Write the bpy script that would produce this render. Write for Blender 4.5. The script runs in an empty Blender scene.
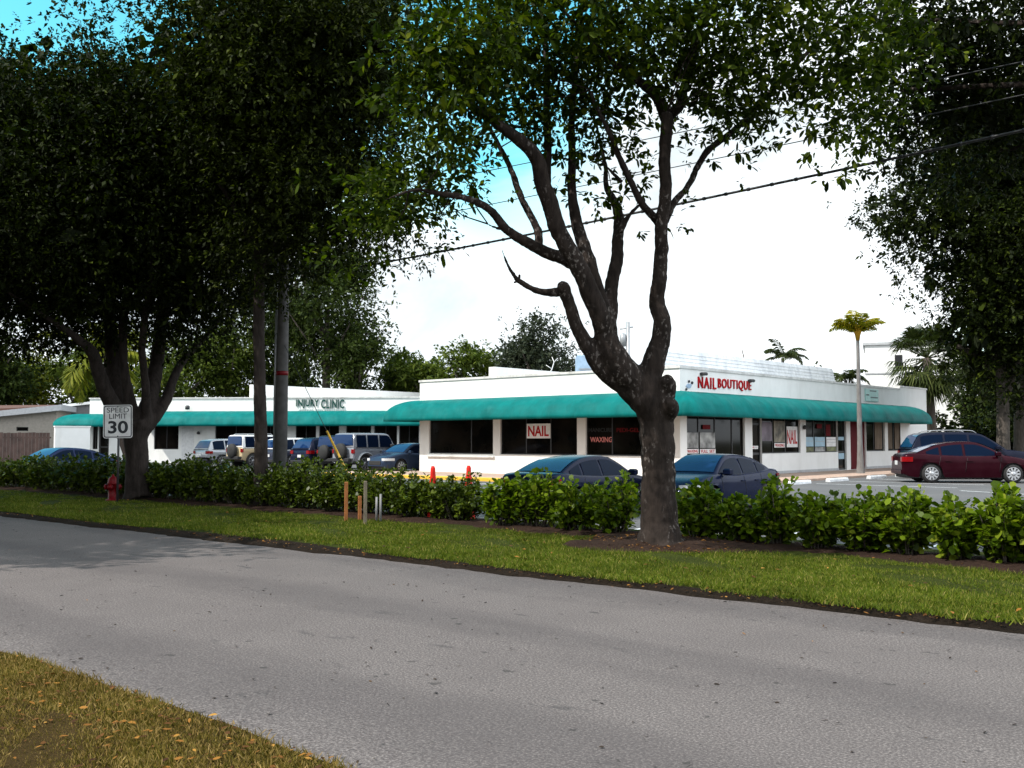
import bpy, math, random
import numpy as np
from mathutils import Vector, Matrix

random.seed(7)
RNG = np.random.default_rng(11)
sc = bpy.context.scene
COL = sc.collection
PI = math.pi

# ------------------------------------------------------------------ camera
F, H, PITCH, YAW = 1000.0, 1.6, math.atan(56 / 1000), math.asin(0.6621)
RX, RY = math.cos(YAW), math.sin(YAW)          # camera right in plan
FX, FY = -math.sin(YAW), math.cos(YAW)         # camera forward in plan
cam = bpy.data.objects.new('camera', bpy.data.cameras.new('camera'))
COL.objects.link(cam)
cam.location = (0, 0, H)
cam.rotation_euler = (PI / 2 + PITCH, 0, YAW)
cam.data.sensor_width = 36
cam.data.lens = 36 * F / 1024
cam.data.clip_end = 3000
sc.camera = cam


def ray(px, py):
    x = (px - 512) / F
    y = (384 - py) / F
    fw = math.cos(PITCH) - y * math.sin(PITCH)
    up = math.sin(PITCH) + y * math.cos(PITCH)
    return Vector((RX * x + FX * fw, RY * x + FY * fw, up)), fw


def at(px, py, d):
    v, fw = ray(px, py)
    return Vector((0, 0, H)) + v * (d / fw)


def ground(px, py, z=0.0):
    v, fw = ray(px, py)
    return Vector((0, 0, H)) + v * ((z - H) / v.z)


# ------------------------------------------------------------------ objects
def tag(o, label=None, cat=None, group=None, kind=None):
    if label: o['label'] = label
    if cat: o['category'] = cat
    if group: o['group'] = group
    if kind: o['kind'] = kind
    return o


def thing(name, label, cat, loc=(0, 0, 0), rz=0.0, group=None):
    o = bpy.data.objects.new(name, None)
    COL.objects.link(o)
    o.location = loc
    o.rotation_euler = (0, 0, rz)
    return tag(o, label, cat, group)


def link_mesh(name, me, parent=None):
    o = bpy.data.objects.new(name, me)
    COL.objects.link(o)
    if parent is not None:
        o.parent = parent
    return o


def to_local(o, root):
    """parent o (built in world coordinates) under root, keeping it where it is"""
    m = Matrix.Translation(root.location) @ root.rotation_euler.to_matrix().to_4x4()
    o.parent = root
    o.matrix_parent_inverse = m.inverted()
    return o


def copy_tree(o, parent=None):
    c = o.copy()
    COL.objects.link(c)
    if parent is not None:
        c.parent = parent
    for ch in [x for x in COL.objects if x.parent == o]:
        copy_tree(ch, c)
    return c


class MB:
    def __init__(s):
        s.v, s.f, s.m, s.sm = [], [], [], []

    def add(s, vs, fs, mi=0, smooth=False):
        b = len(s.v)
        s.v.extend([tuple(p) for p in vs])
        for f in fs:
            s.f.append([i + b for i in f]); s.m.append(mi); s.sm.append(smooth)

    def box(s, lo, hi, mi=0, M=None, bev=0.0):
        x0, y0, z0 = lo; x1, y1, z1 = hi
        if bev > 0:
            b = bev
            vs = []
            for z, k in ((z0, b), (z0 + b, 0), (z1 - b, 0), (z1, b)):
                vs += [(x0 + k + (b if k == 0 else b) * 0, y0 + k, z), (x1 - k, y0 + k, z), (x1 - k, y1 - k, z), (x0 + k, y1 - k, z)]
            fs = [[3, 2, 1, 0], [12, 13, 14, 15]]
            for r in range(3):
                for i in range(4):
                    a = r * 4 + i; c = r * 4 + (i + 1) % 4
                    fs.append([a, c, c + 4, a + 4])
        else:
            vs = [(x0, y0, z0), (x1, y0, z0), (x1, y1, z0), (x0, y1, z0), (x0, y0, z1), (x1, y0, z1), (x1, y1, z1), (x0, y1, z1)]
            fs = [[3, 2, 1, 0], [4, 5, 6, 7], [0, 1, 5, 4], [1, 2, 6, 5], [2, 3, 7, 6], [3, 0, 4, 7]]
        if M is not None:
            vs = [M @ Vector(p) for p in vs]
        s.add(vs, fs, mi)

    def quad(s, a, b, c, d, mi=0):
        s.add([a, b, c, d], [[0, 1, 2, 3]], mi)

    def tube(s, pts, rad, seg=10, mi=0, cap=True, smooth=True):
        pts = [Vector(p) for p in pts]
        n = len(pts)
        vs, fs = [], []
        t0 = (pts[1] - pts[0]).normalized()
        ref = Vector((1, 0, 0)) if abs(t0.x) < 0.8 else Vector((0, 1, 0))
        a = (ref - t0 * ref.dot(t0)).normalized()
        for i in range(n):
            t = (pts[min(i + 1, n - 1)] - pts[max(i - 1, 0)]).normalized()
            a = (a - t * a.dot(t)).normalized()
            b = t.cross(a)
            r = rad[i] if hasattr(rad, '__len__') else rad
            for k in range(seg):
                w = 2 * PI * k / seg
                vs.append(pts[i] + a * (r * math.cos(w)) + b * (r * math.sin(w)))
        for i in range(n - 1):
            for k in range(seg):
                fs.append([i * seg + k, i * seg + (k + 1) % seg, (i + 1) * seg + (k + 1) % seg, (i + 1) * seg + k])
        if cap:
            fs.append(list(range(seg))[::-1])
            fs.append([(n - 1) * seg + k for k in range(seg)])
        s.add(vs, fs, mi, smooth)

    def lathe(s, prof, seg=24, mi=0, M=None, smooth=True):
        vs, fs = [], []
        n = len(prof)
        for r, z in prof:
            for k in range(seg):
                w = 2 * PI * k / seg
                p = Vector((r * math.cos(w), r * math.sin(w), z))
                vs.append(M @ p if M is not None else p)
        for i in range(n - 1):
            for k in range(seg):
                fs.append([i * seg + k, i * seg + (k + 1) % seg, (i + 1) * seg + (k + 1) % seg, (i + 1) * seg + k])
        fs.append(list(range(seg))[::-1]); fs.append([(n - 1) * seg + k for k in range(seg)])
        s.add(vs, fs, mi, smooth)

    def grid(s, rows, mi=0, smooth=True, flip=False):
        n, m = len(rows), len(rows[0])
        vs = [p for r in rows for p in r]
        fs = []
        for i in range(n - 1):
            for j in range(m - 1):
                q = [i * m + j, i * m + j + 1, (i + 1) * m + j + 1, (i + 1) * m + j]
                fs.append(q[::-1] if flip else q)
        s.add(vs, fs, mi, smooth)

    def build(s, name, mats, parent=None, autosmooth=None):
        me = bpy.data.meshes.new(name)
        me.from_pydata(s.v, [], s.f)
        for m in (mats if isinstance(mats, (list, tuple)) else [mats]):
            me.materials.append(m)
        me.polygons.foreach_set('material_index', s.m)
        me.polygons.foreach_set('use_smooth', s.sm)
        me.update()
        return link_mesh(name, me, parent)


def poly_cloud(name, V, k, mat, parent=None):
    """V: (n, k, 3) array of n polygons with k corners each, as one mesh"""
    n = len(V)
    me = bpy.data.meshes.new(name)
    me.vertices.add(n * k)
    me.vertices.foreach_set('co', np.ascontiguousarray(V, dtype=np.float32).ravel())
    me.loops.add(n * k)
    me.loops.foreach_set('vertex_index', np.arange(n * k, dtype=np.int32))
    me.polygons.add(n)
    me.polygons.foreach_set('loop_start', np.arange(0, n * k, k, dtype=np.int32))
    me.polygons.foreach_set('loop_total', np.full(n, k, dtype=np.int32))
    me.materials.append(mat)
    me.update(calc_edges=True)
    return link_mesh(name, me, parent)


# ------------------------------------------------------------------ materials
def nt(name):
    m = bpy.data.materials.new(name)
    m.use_nodes = True
    t = m.node_tree
    b = t.nodes['Principled BSDF']
    return m, t, b


def N(t, typ, **kw):
    n = t.nodes.new(typ)
    for k, v in kw.items():
        if k in n.inputs.keys():
            n.inputs[k].default_value = v
        else:
            setattr(n, k, v)
    return n


def ramp(t, fac, stops, interp='LINEAR'):
    r = t.nodes.new('ShaderNodeValToRGB')
    r.color_ramp.interpolation = interp
    e = r.color_ramp.elements
    while len(e) < len(stops):
        e.new(0.5)
    for i, (p, c) in enumerate(stops):
        e[i].position = p
        e[i].color = (*c, 1) if len(c) == 3 else c
    t.links.new(fac, r.inputs['Fac'])
    return r


def objpos(t, scale=(1, 1, 1)):
    tc = N(t, 'ShaderNodeTexCoord')
    mp = N(t, 'ShaderNodeMapping')
    mp.inputs['Scale'].default_value = scale
    t.links.new(tc.outputs['Object'], mp.inputs['Vector'])
    return mp.outputs['Vector']


def noise(t, vec, scale, detail=4, rough=0.55):
    n = N(t, 'ShaderNodeTexNoise', Scale=scale, Detail=detail, Roughness=rough)
    if vec is not None:
        t.links.new(vec, n.inputs['Vector'])
    return n.outputs['Fac']


def mixc(t, fac, a, b, mode='MIX'):
    m = N(t, 'ShaderNodeMix', data_type='RGBA', blend_type=mode)
    for key, val in ((0, fac), (6, a), (7, b)):
        if hasattr(val, 'links') or hasattr(val, 'is_linked'):
            t.links.new(val, m.inputs[key])
        else:
            m.inputs[key].default_value = val if key == 0 else (*val, 1)
    return m.outputs[2]


def bump(t, b, h, strength=0.3, dist=0.02):
    n = N(t, 'ShaderNodeBump', Strength=strength, Distance=dist)
    t.links.new(h, n.inputs['Height'])
    t.links.new(n.outputs['Normal'], b.inputs['Normal'])


def simple(name, col, rough=0.6, metal=0.0, var=0.12, scale=6.0, spec=0.5, coat=0.0, dirt=None):
    m, t, b = nt(name)
    v = objpos(t)
    f = noise(t, v, scale, 5)
    lo = tuple(max(0, c * (1 - var)) for c in col)
    hi = tuple(min(1, c * (1 + var)) for c in col)
    r = ramp(t, f, [(0.3, lo), (0.7, hi)])
    out = r.outputs['Color']
    if dirt:
        f2 = noise(t, objpos(t, (1, 1, 0.25)), 1.3, 6, 0.65)
        k = ramp(t, f2, [(0.48, (0, 0, 0)), (0.75, (dirt[1],) * 3)])
        out = mixc(t, k.outputs['Color'], out, dirt[0])
    t.links.new(out, b.inputs['Base Color'])
    b.inputs['Roughness'].default_value = rough
    b.inputs['Metallic'].default_value = metal
    b.inputs['Specular IOR Level'].default_value = spec
    b.inputs['Coat Weight'].default_value = coat
    b.inputs['Coat Roughness'].default_value = 0.04
    return m


def leaf_mat(name, stops, trans=0.25, rough=0.6, spec=0.10, patch=None):
    m, t, b = nt(name)
    g = N(t, 'ShaderNodeNewGeometry')
    r = ramp(t, g.outputs['Random Per Island'], stops)
    out = r.outputs['Color']
    if patch:
        k = ramp(t, noise(t, objpos(t), patch[0], 5, 0.6), [(0.38, (0, 0, 0)), (0.66, (patch[2],) * 3)])
        out = mixc(t, k.outputs['Color'], out, patch[1], 'MULTIPLY')
    t.links.new(out, b.inputs['Base Color'])
    b.inputs['Roughness'].default_value = rough
    b.inputs['Specular IOR Level'].default_value = spec
    tr = N(t, 'ShaderNodeBsdfTranslucent')
    k = mixc(t, 1.0, out, (1.0, 1.15, 0.45), 'MULTIPLY')
    t.links.new(k, tr.inputs['Color'])
    mx = N(t, 'ShaderNodeMixShader')
    mx.inputs[0].default_value = trans
    t.links.new(b.outputs[0], mx.inputs[1]); t.links.new(tr.outputs[0], mx.inputs[2])
    t.links.new(mx.outputs[0], t.nodes['Material Output'].inputs['Surface'])
    return m


def bark_mat(name, dark, light, spots=0.0, scale=1.0):
    m, t, b = nt(name)
    v = objpos(t, (1, 1, 0.28))
    n1 = noise(t, v, 9 * scale, 8, 0.7)
    n2 = noise(t, objpos(t, (1, 1, 0.5)), 2.2 * scale, 4)
    c = mixc(t, n2, ramp(t, n1, [(0.3, dark), (0.75, light)]).outputs['Color'],
             ramp(t, n1, [(0.3, tuple(x * 0.6 for x in dark)), (0.75, tuple(x * 0.8 for x in light))]).outputs['Color'])
    if spots:
        n3 = noise(t, objpos(t, (1, 1, 0.6)), 22 * scale, 3, 0.6)
        n4 = noise(t, objpos(t, (1, 1, 0.35)), 2.5 * scale, 3, 0.6)
        p = N(t, 'ShaderNodeMath', operation='MULTIPLY')
        t.links.new(ramp(t, n3, [(0.56, (0, 0, 0)), (0.63, (1, 1, 1))]).outputs['Color'], p.inputs[0])
        t.links.new(ramp(t, n4, [(0.47, (0, 0, 0)), (0.58, (spots,) * 3)]).outputs['Color'], p.inputs[1])
        c = mixc(t, p.outputs[0], c, (0.26, 0.23, 0.21))
    t.links.new(c, b.inputs['Base Color'])
    b.inputs['Roughness'].default_value = 0.9
    b.inputs['Specular IOR Level'].default_value = 0.15
    bump(t, b, n1, 0.8, 0.03)
    return m


M = {}
M['wall'] = simple('white_render_paint', (0.80, 0.80, 0.78), 0.75, var=0.03, scale=2, dirt=((0.55, 0.54, 0.50), 0.35))
M['wall_grey'] = simple('grey_paint', (0.42, 0.43, 0.44), 0.7, dirt=((0.2, 0.2, 0.2), 0.4))
M['coping'] = simple('coping_metal', (0.62, 0.62, 0.60), 0.5, var=0.1, dirt=((0.18, 0.17, 0.16), 0.7))
M['black_frame'] = simple('black_aluminium', (0.012, 0.012, 0.013), 0.4)
M['white_frame'] = simple('white_aluminium', (0.7, 0.7, 0.7), 0.5)
M['red_door'] = simple('red_door_paint', (0.10, 0.004, 0.008), 0.6, spec=0.08)
M['yellow'] = simple('yellow_paint', (0.72, 0.42, 0.03), 0.6, dirt=((0.3, 0.2, 0.06), 0.6))
M['white_paint'] = simple('white_line_paint', (0.72, 0.73, 0.74), 0.6, var=0.2, scale=14, dirt=((0.3, 0.3, 0.3), 0.5))
M['red_letter'] = simple('red_letter', (0.40, 0.003, 0.006), 0.5, spec=0.1)
M['green_letter'] = simple('green_letter', (0.004, 0.06, 0.045), 0.35)
M['pale_letter'] = simple('pale_grey_letter', (0.45, 0.52, 0.52), 0.5)
M['black_letter'] = simple('black_letter', (0.012, 0.014, 0.02), 0.5)
M['white_board'] = simple('white_board', (0.72, 0.71, 0.70), 0.5)
M['teal_board'] = simple('pale_teal_board', (0.38, 0.62, 0.58), 0.5)
M['blue_poster'] = simple('pale_blue_poster', (0.30, 0.46, 0.56), 0.5, scale=3)
M['tan'] = simple('tan_curtain', (0.16, 0.12, 0.085), 0.9, scale=1.5, var=0.3)
M['galv'] = simple('galvanised_steel', (0.35, 0.36, 0.37), 0.45, 0.6)
M['dark_metal'] = simple('dark_metal', (0.03, 0.03, 0.032), 0.5)
M['wire'] = simple('black_cable', (0.01, 0.01, 0.011), 0.6)
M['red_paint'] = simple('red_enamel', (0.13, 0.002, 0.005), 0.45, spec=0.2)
M['cone'] = simple('red_orange_plastic', (0.62, 0.020, 0.012), 0.5, spec=0.15)
M['ac'] = simple('pale_blue_metal', (0.30, 0.42, 0.56), 0.4)
M['concrete'] = simple('concrete', (0.36, 0.35, 0.33), 0.85, var=0.15, scale=9, dirt=((0.16, 0.15, 0.14), 0.5))
M['pole'] = simple('grey_weathered_pole', (0.085, 0.082, 0.08), 0.85, var=0.25, scale=5)
M['wood_orange'] = simple('orange_wood', (0.34, 0.12, 0.03), 0.8, var=0.3)
M['wood_grey'] = simple('grey_wood', (0.17, 0.14, 0.10), 0.85, var=0.3)
M['pvc'] = simple('white_plastic_pipe', (0.17, 0.17, 0.17), 0.5)
M['beige'] = simple('beige_stucco', (0.30, 0.27, 0.235), 0.85)
M['house_grey'] = simple('grey_siding', (0.12, 0.12, 0.125), 0.8)
M['fascia'] = simple('pale_fascia', (0.35, 0.36, 0.38), 0.7)
M['red_roof'] = simple('red_roof_tile', (0.10, 0.045, 0.032), 0.85)
M['pinkwalk'] = simple('pinkish_concrete', (0.40, 0.28, 0.215), 0.85, var=0.12, scale=3, dirt=((0.22, 0.19, 0.17), 0.6))
M['tyre'] = simple('tyre_rubber', (0.012, 0.012, 0.012), 0.8)
M['rim'] = simple('alloy_rim', (0.55, 0.55, 0.56), 0.3, 0.9)
M['trim'] = simple('black_plastic', (0.012, 0.012, 0.013), 0.6)
M['chrome'] = simple('chrome', (0.7, 0.7, 0.7), 0.12, 1.0)
M['lamp_red'] = simple('red_lamp_lens', (0.22, 0.003, 0.005), 0.15, spec=0.4)
M['lamp_clear'] = simple('clear_lamp_lens', (0.62, 0.64, 0.66), 0.12, spec=0.8)
M['plate'] = simple('license_plate', (0.62, 0.63, 0.64), 0.5)

# glass
m, t, b = nt('dark_shop_glass')
b.inputs['Roughness'].default_value = 0.06
b.inputs['Specular IOR Level'].default_value = 0.12
f = noise(t, objpos(t, (1, 1, 1)), 0.8, 4)
t.links.new(ramp(t, f, [(0.35, (0.002, 0.002, 0.002)), (0.7, (0.012, 0.010, 0.008))]).outputs['Color'], b.inputs['Base Color'])
M['glass'] = m
m, t, b = nt('car_glass')
b.inputs['Base Color'].default_value = (0.006, 0.022, 0.075, 1)  # blue put into the base to stand in for sky reflected in the screens
b.inputs['Roughness'].default_value = 0.03
b.inputs['Specular IOR Level'].default_value = 0.40
b.inputs['Specular Tint'].default_value = (0.35, 0.62, 1.0, 1)
M['carglass'] = m
m, t, b = nt('car_side_glass')
b.inputs['Base Color'].default_value = (0.003, 0.007, 0.020, 1)
b.inputs['Roughness'].default_value = 0.03
b.inputs['Specular IOR Level'].default_value = 0.05
b.inputs['Specular Tint'].default_value = (0.4, 0.72, 1.0, 1)
M['sideglass'] = m


def paint(name, col, metal=0.3, rough=0.2):
    metal *= 0.5
    m, t, b = nt(name)
    f = noise(t, objpos(t), 3, 5)
    t.links.new(ramp(t, f, [(0.3, tuple(c * 0.9 for c in col)), (0.8, tuple(c * 1.1 + 0.003 for c in col))]).outputs['Color'], b.inputs['Base Color'])
    b.inputs['Metallic'].default_value = metal
    b.inputs['Roughness'].default_value = rough
    b.inputs['Coat Weight'].default_value = 0.06
    b.inputs['Coat Tint'].default_value = (0.8, 0.9, 1.0, 1)
    b.inputs['Specular IOR Level'].default_value = 0.07
    b.inputs['Coat Roughness'].default_value = 0.05
    return m


# awning fabric
m, t, b = nt('teal_awning_fabric')
f = noise(t, objpos(t), 1.4, 6, 0.6)
c = ramp(t, f, [(0.3, (0.0, 0.100, 0.095)), (0.75, (0.001, 0.155, 0.147))]).outputs['Color']
f = noise(t, objpos(t, (1, 1, 0.3)), 3.0, 7, 0.7)
c = mixc(t, ramp(t, f, [(0.50, (0, 0, 0)), (0.80, (0.5,) * 3)]).outputs['Color'], c, (0.03, 0.19, 0.18))
f = noise(t, objpos(t, (1, 1, 0.12)), 1.1, 6, 0.7)
c = mixc(t, ramp(t, f, [(0.52, (0, 0, 0)), (0.75, (0.45,) * 3)]).outputs['Color'], c, (0.0, 0.065, 0.062))
t.links.new(c, b.inputs['Base Color'])
b.inputs['Roughness'].default_value = 0.6
b.inputs['Specular IOR Level'].default_value = 0.08
bump(t, b, noise(t, objpos(t, (1, 1, 0.2)), 2.0, 2), 0.25, 0.08)
M['awning'] = m

# asphalt of the street
m, t, b = nt('street_asphalt')
tc = N(t, 'ShaderNodeTexCoord')
fine = noise(t, tc.outputs['Object'], 60, 2, 0.8)
mid = noise(t, tc.outputs['Object'], 1.1, 6, 0.6)
c = ramp(t, fine, [(0.25, (0.044, 0.037, 0.036)), (0.5, (0.101, 0.088, 0.085)), (0.75, (0.255, 0.227, 0.212))]).outputs['Color']
c = mixc(t, ramp(t, mid, [(0.35, (0, 0, 0)), (0.7, (0.30,) * 3)]).outputs['Color'], c, (0.064, 0.055, 0.054))
# worn wheel tracks run along the street
sep = N(t, 'ShaderNodeSeparateXYZ')
t.links.new(tc.outputs['Object'], sep.inputs[0])
wob = N(t, 'ShaderNodeMath', operation='MULTIPLY_ADD')
t.links.new(noise(t, objpos(t, (0.25, 1, 1)), 0.7, 3), wob.inputs[0]); wob.inputs[1].default_value = 2.2
t.links.new(sep.outputs['Y'], wob.inputs[2])
sn = N(t, 'ShaderNodeMath', operation='SINE')
ml = N(t, 'ShaderNodeMath', operation='MULTIPLY'); ml.inputs[1].default_value = 2.7
t.links.new(wob.outputs[0], ml.inputs[0]); t.links.new(ml.outputs[0], sn.inputs[0])
c = mixc(t, ramp(t, sn.outputs[0], [(-0.2 + 0.2, (0, 0, 0)), (1.0, (0.36,) * 3)]).outputs['Color'], c, (0.045, 0.039, 0.040))
st = noise(t, objpos(t, (0.55, 1.6, 1)), 1.7, 5, 0.6)
c = mixc(t, ramp(t, st, [(0.645, (0, 0, 0)), (0.70, (0.5,) * 3)]).outputs['Color'], c, (0.022, 0.022, 0.023))
sp = noise(t, tc.outputs['Object'], 8.5, 3, 0.5)
c = mixc(t, ramp(t, sp, [(0.685, (0, 0, 0)), (0.715, (0.6,) * 3)]).outputs['Color'], c, (0.018, 0.017, 0.016))
vo = N(t, 'ShaderNodeTexVoronoi', feature='DISTANCE_TO_EDGE', Scale=0.33)
vv = N(t, 'ShaderNodeMix', data_type='VECTOR'); vv.inputs[0].default_value = 0.25
t.links.new(tc.outputs['Object'], vv.inputs[4])
nn = N(t, 'ShaderNodeTexNoise', Scale=1.6, Detail=6); t.links.new(tc.outputs['Object'], nn.inputs['Vector'])
t.links.new(nn.outputs['Color'], vv.inputs[5]); t.links.new(vv.outputs[1], vo.inputs['Vector'])
c = mixc(t, ramp(t, vo.outputs['Distance'], [(0.0, (0.10,) * 3), (0.003, (0, 0, 0))]).outputs['Color'], c, (0.07, 0.07, 0.07))
t.links.new(c, b.inputs['Base Color'])
b.inputs['Roughness'].default_value = 0.85
b.inputs['Specular IOR Level'].default_value = 0.25
bump(t, b, fine, 0.5, 0.006)
M['street'] = m

m, t, b = nt('lot_asphalt')
fine = noise(t, objpos(t), 40, 3, 0.7)
mid = noise(t, objpos(t), 0.5, 6, 0.65)
c = ramp(t, fine, [(0.3, (0.05, 0.05, 0.053)), (0.7, (0.105, 0.103, 0.105))]).outputs['Color']
c = mixc(t, ramp(t, mid, [(0.35, (0, 0, 0)), (0.7, (0.5,) * 3)]).outputs['Color'], c, (0.13, 0.122, 0.118))
t.links.new(c, b.inputs['Base Color']); b.inputs['Roughness'].default_value = 0.85
bump(t, b, fine, 0.3, 0.01)
M['lot'] = m


def soil_mat(name, a, bb, scale=18):
    m, t, b = nt(name)
    f = noise(t, objpos(t), scale, 8, 0.75)
    f2 = noise(t, objpos(t), 1.4, 5)
    c = ramp(t, f, [(0.3, a), (0.75, bb)]).outputs['Color']
    c = mixc(t, f2, c, tuple(x * 0.7 for x in a))
    t.links.new(c, b.inputs['Base Color']); b.inputs['Roughness'].default_value = 1.0
    b.inputs['Specular IOR Level'].default_value = 0.05
    bump(t, b, f, 1.0, 0.05)
    return m


M['soil'] = soil_mat('dark_soil', (0.010, 0.008, 0.006), (0.06, 0.042, 0.03), 24)
M['mulch'] = soil_mat('brown_mulch', (0.020, 0.012, 0.009), (0.115, 0.072, 0.054), 26)
M['verge'] = soil_mat('verge_turf', (0.03, 0.04, 0.008), (0.09, 0.11, 0.022), 30)
M['dryturf'] = soil_mat('dry_turf', (0.055, 0.036, 0.012), (0.17, 0.11, 0.042), 40)
M['earth'] = soil_mat('far_ground', (0.03, 0.035, 0.015), (0.07, 0.075, 0.035), 2)

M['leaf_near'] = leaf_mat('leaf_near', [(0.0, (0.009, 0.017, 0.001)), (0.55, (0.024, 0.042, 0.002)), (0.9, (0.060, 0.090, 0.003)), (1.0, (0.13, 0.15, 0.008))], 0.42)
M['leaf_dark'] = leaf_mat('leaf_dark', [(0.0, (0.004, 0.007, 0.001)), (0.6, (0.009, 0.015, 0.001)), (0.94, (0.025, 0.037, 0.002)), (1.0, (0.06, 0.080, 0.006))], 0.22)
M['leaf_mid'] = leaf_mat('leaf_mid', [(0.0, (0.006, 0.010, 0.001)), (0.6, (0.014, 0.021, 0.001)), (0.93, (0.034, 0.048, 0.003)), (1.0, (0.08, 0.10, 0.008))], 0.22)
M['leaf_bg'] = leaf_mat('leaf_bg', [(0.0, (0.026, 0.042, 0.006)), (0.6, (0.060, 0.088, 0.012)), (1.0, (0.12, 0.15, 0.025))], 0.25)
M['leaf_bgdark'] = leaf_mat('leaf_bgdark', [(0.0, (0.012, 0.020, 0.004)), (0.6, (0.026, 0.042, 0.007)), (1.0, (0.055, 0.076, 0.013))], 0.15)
M['leaf_grey'] = leaf_mat('leaf_grey', [(0.0, (0.02, 0.027, 0.017)), (0.6, (0.035, 0.046, 0.028)), (1.0, (0.06, 0.07, 0.042))], 0.15)
M['leaf_lime'] = leaf_mat('leaf_lime', [(0.0, (0.06, 0.075, 0.006)), (0.6, (0.13, 0.15, 0.012)), (1.0, (0.22, 0.22, 0.025))], 0.35)
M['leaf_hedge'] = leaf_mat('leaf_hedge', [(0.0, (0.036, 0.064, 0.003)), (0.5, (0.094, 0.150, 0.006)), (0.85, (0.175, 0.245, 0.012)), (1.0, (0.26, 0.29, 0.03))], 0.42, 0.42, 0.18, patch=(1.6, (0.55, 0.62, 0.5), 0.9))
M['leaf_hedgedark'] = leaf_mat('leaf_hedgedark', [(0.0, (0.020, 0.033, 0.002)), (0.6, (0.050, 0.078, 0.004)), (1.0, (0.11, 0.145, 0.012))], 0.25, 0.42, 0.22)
M['palm_leaf'] = leaf_mat('palm_leaf', [(0.0, (0.022, 0.032, 0.009)), (0.7, (0.044, 0.060, 0.016)), (1.0, (0.08, 0.095, 0.028))], 0.2)
M['palm_yellow'] = leaf_mat('palm_yellow', [(0.0, (0.12, 0.14, 0.008)), (0.6, (0.24, 0.23, 0.012)), (1.0, (0.40, 0.27, 0.02))], 0.4)
M['palm_orange'] = leaf_mat('palm_orange', [(0.0, (0.34, 0.18, 0.015)), (1.0, (0.45, 0.26, 0.02))], 0.2)
M['blade'] = leaf_mat('grass_blade', [(0.0, (0.045, 0.072, 0.004)), (0.6, (0.098, 0.138, 0.009)), (0.88, (0.165, 0.172, 0.022)), (1.0, (0.32, 0.27, 0.09))], 0.3, patch=(0.9, (0.60, 0.62, 0.5), 0.9))
M['blade_dry'] = leaf_mat('dry_grass_blade', [(0.0, (0.055, 0.052, 0.006)), (0.35, (0.125, 0.100, 0.014)), (0.75, (0.225, 0.155, 0.042)), (1.0, (0.35, 0.245, 0.09))], 0.2, patch=(1.3, (0.6, 0.55, 0.5), 0.9))
M['litter'] = leaf_mat('dead_leaf', [(0.0, (0.04, 0.017, 0.008)), (0.5, (0.12, 0.052, 0.014)), (0.85, (0.24, 0.105, 0.02)), (1.0, (0.36, 0.19, 0.04))], 0.1)
M['debris'] = leaf_mat('dark_debris', [(0.0, (0.014, 0.011, 0.010)), (0.8, (0.04, 0.028, 0.02)), (0.96, (0.08, 0.045, 0.02)), (1.0, (0.36, 0.16, 0.03))], 0.0)
M['bark'] = bark_mat('main_bark', (0.010, 0.0075, 0.006), (0.047, 0.035, 0.029), 0.5)
M['bark_dark'] = bark_mat('dark_bark', (0.018, 0.014, 0.012), (0.060, 0.048, 0.042))
M['bark_palm'] = bark_mat('palm_bark', (0.15, 0.14, 0.135), (0.27, 0.26, 0.25))
M['bark_bg'] = bark_mat('far_bark', (0.05, 0.042, 0.036), (0.14, 0.12, 0.10))

# ------------------------------------------------------------------ foliage
def unit(a):
    return a / np.maximum(np.linalg.norm(a, axis=-1, keepdims=True), 1e-9)


def leaf_polys(C, A, L, W, rng, shape=6, fold=0.15, droop=0.25, flat=0.6):
    n = len(C)
    A = unit(A)
    ref = np.array([0, 0, 1.0]) + rng.normal(0, flat, (n, 3))
    S = unit(np.cross(A, ref))
    Nn = np.cross(S, A)
    L = L[:, None]; W = W[:, None]
    if shape == 6:
        prof = [(0, 0), (0.35, 0.42), (0.72, 0.46), (1.0, 0), (0.72, -0.46), (0.35, -0.42)]
    elif shape == 4:
        prof = [(0, 0), (0.55, 0.5), (1.0, 0), (0.55, -0.5)]
    else:
        prof = [(0, -0.5), (0, 0.5), (1.0, 0)]
    V = np.empty((n, len(prof), 3))
    for i, (a, w) in enumerate(prof):
        V[:, i] = C + A * (L * a) + S * (W * w) + Nn * (np.abs(w) * W * fold) - np.array([0, 0, 1.0]) * (L * droop * a * a)
    return V


def rosettes(P, O, rng, per=7, L=0.12, W=0.06, shape=6, spread=1.0, droop=0.25):
    """clusters of leaves at points P with outward directions O"""
    n = len(P)
    C = np.repeat(P, per, axis=0)
    D = np.repeat(unit(O), per, axis=0) * 0.55 + rng.normal(0, 0.62 * spread, (n * per, 3)) + np.array([0, 0, 0.12])
    D = unit(D)
    C = C + D * (L * 0.25) + rng.normal(0, L * 0.22, C.shape)
    k = np.repeat(rng.uniform(0.7, 1.2, n), per) * rng.uniform(0.6, 1.3, n * per)
    return leaf_polys(C, D, L * k, W * k * rng.uniform(0.8, 1.2, n * per), rng, shape, droop=droop)


CAMR = np.array([RX, RY, 0.0]); CAMF = np.array([FX, FY, 0.0]); UP = np.array([0, 0, 1.0])


def blob_points(c, r, n, rng, clump=0.45, shell=0.5, per_clump=14):
    """n points in an ellipsoid (radii along view right / view depth / up), gathered in clumps"""
    k = max(3, int(n / per_clump))
    d = unit(rng.normal(size=(k, 3)))
    rad = rng.uniform(0, 1, k) ** shell
    q = d * rad[:, None]
    cc = np.array(c) + q[:, :1] * r[0] * CAMR + q[:, 1:2] * r[1] * CAMF + q[:, 2:] * r[2] * UP
    idx = rng.integers(0, k, n)
    off = rng.normal(0, clump, (n, 3)) * np.array([1, 1, 0.7])
    P = cc[idx] + off
    O = unit(off) + 0.6 * unit(P - np.array(c)) + np.array([0, 0, 0.2])
    return P, O, cc


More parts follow.
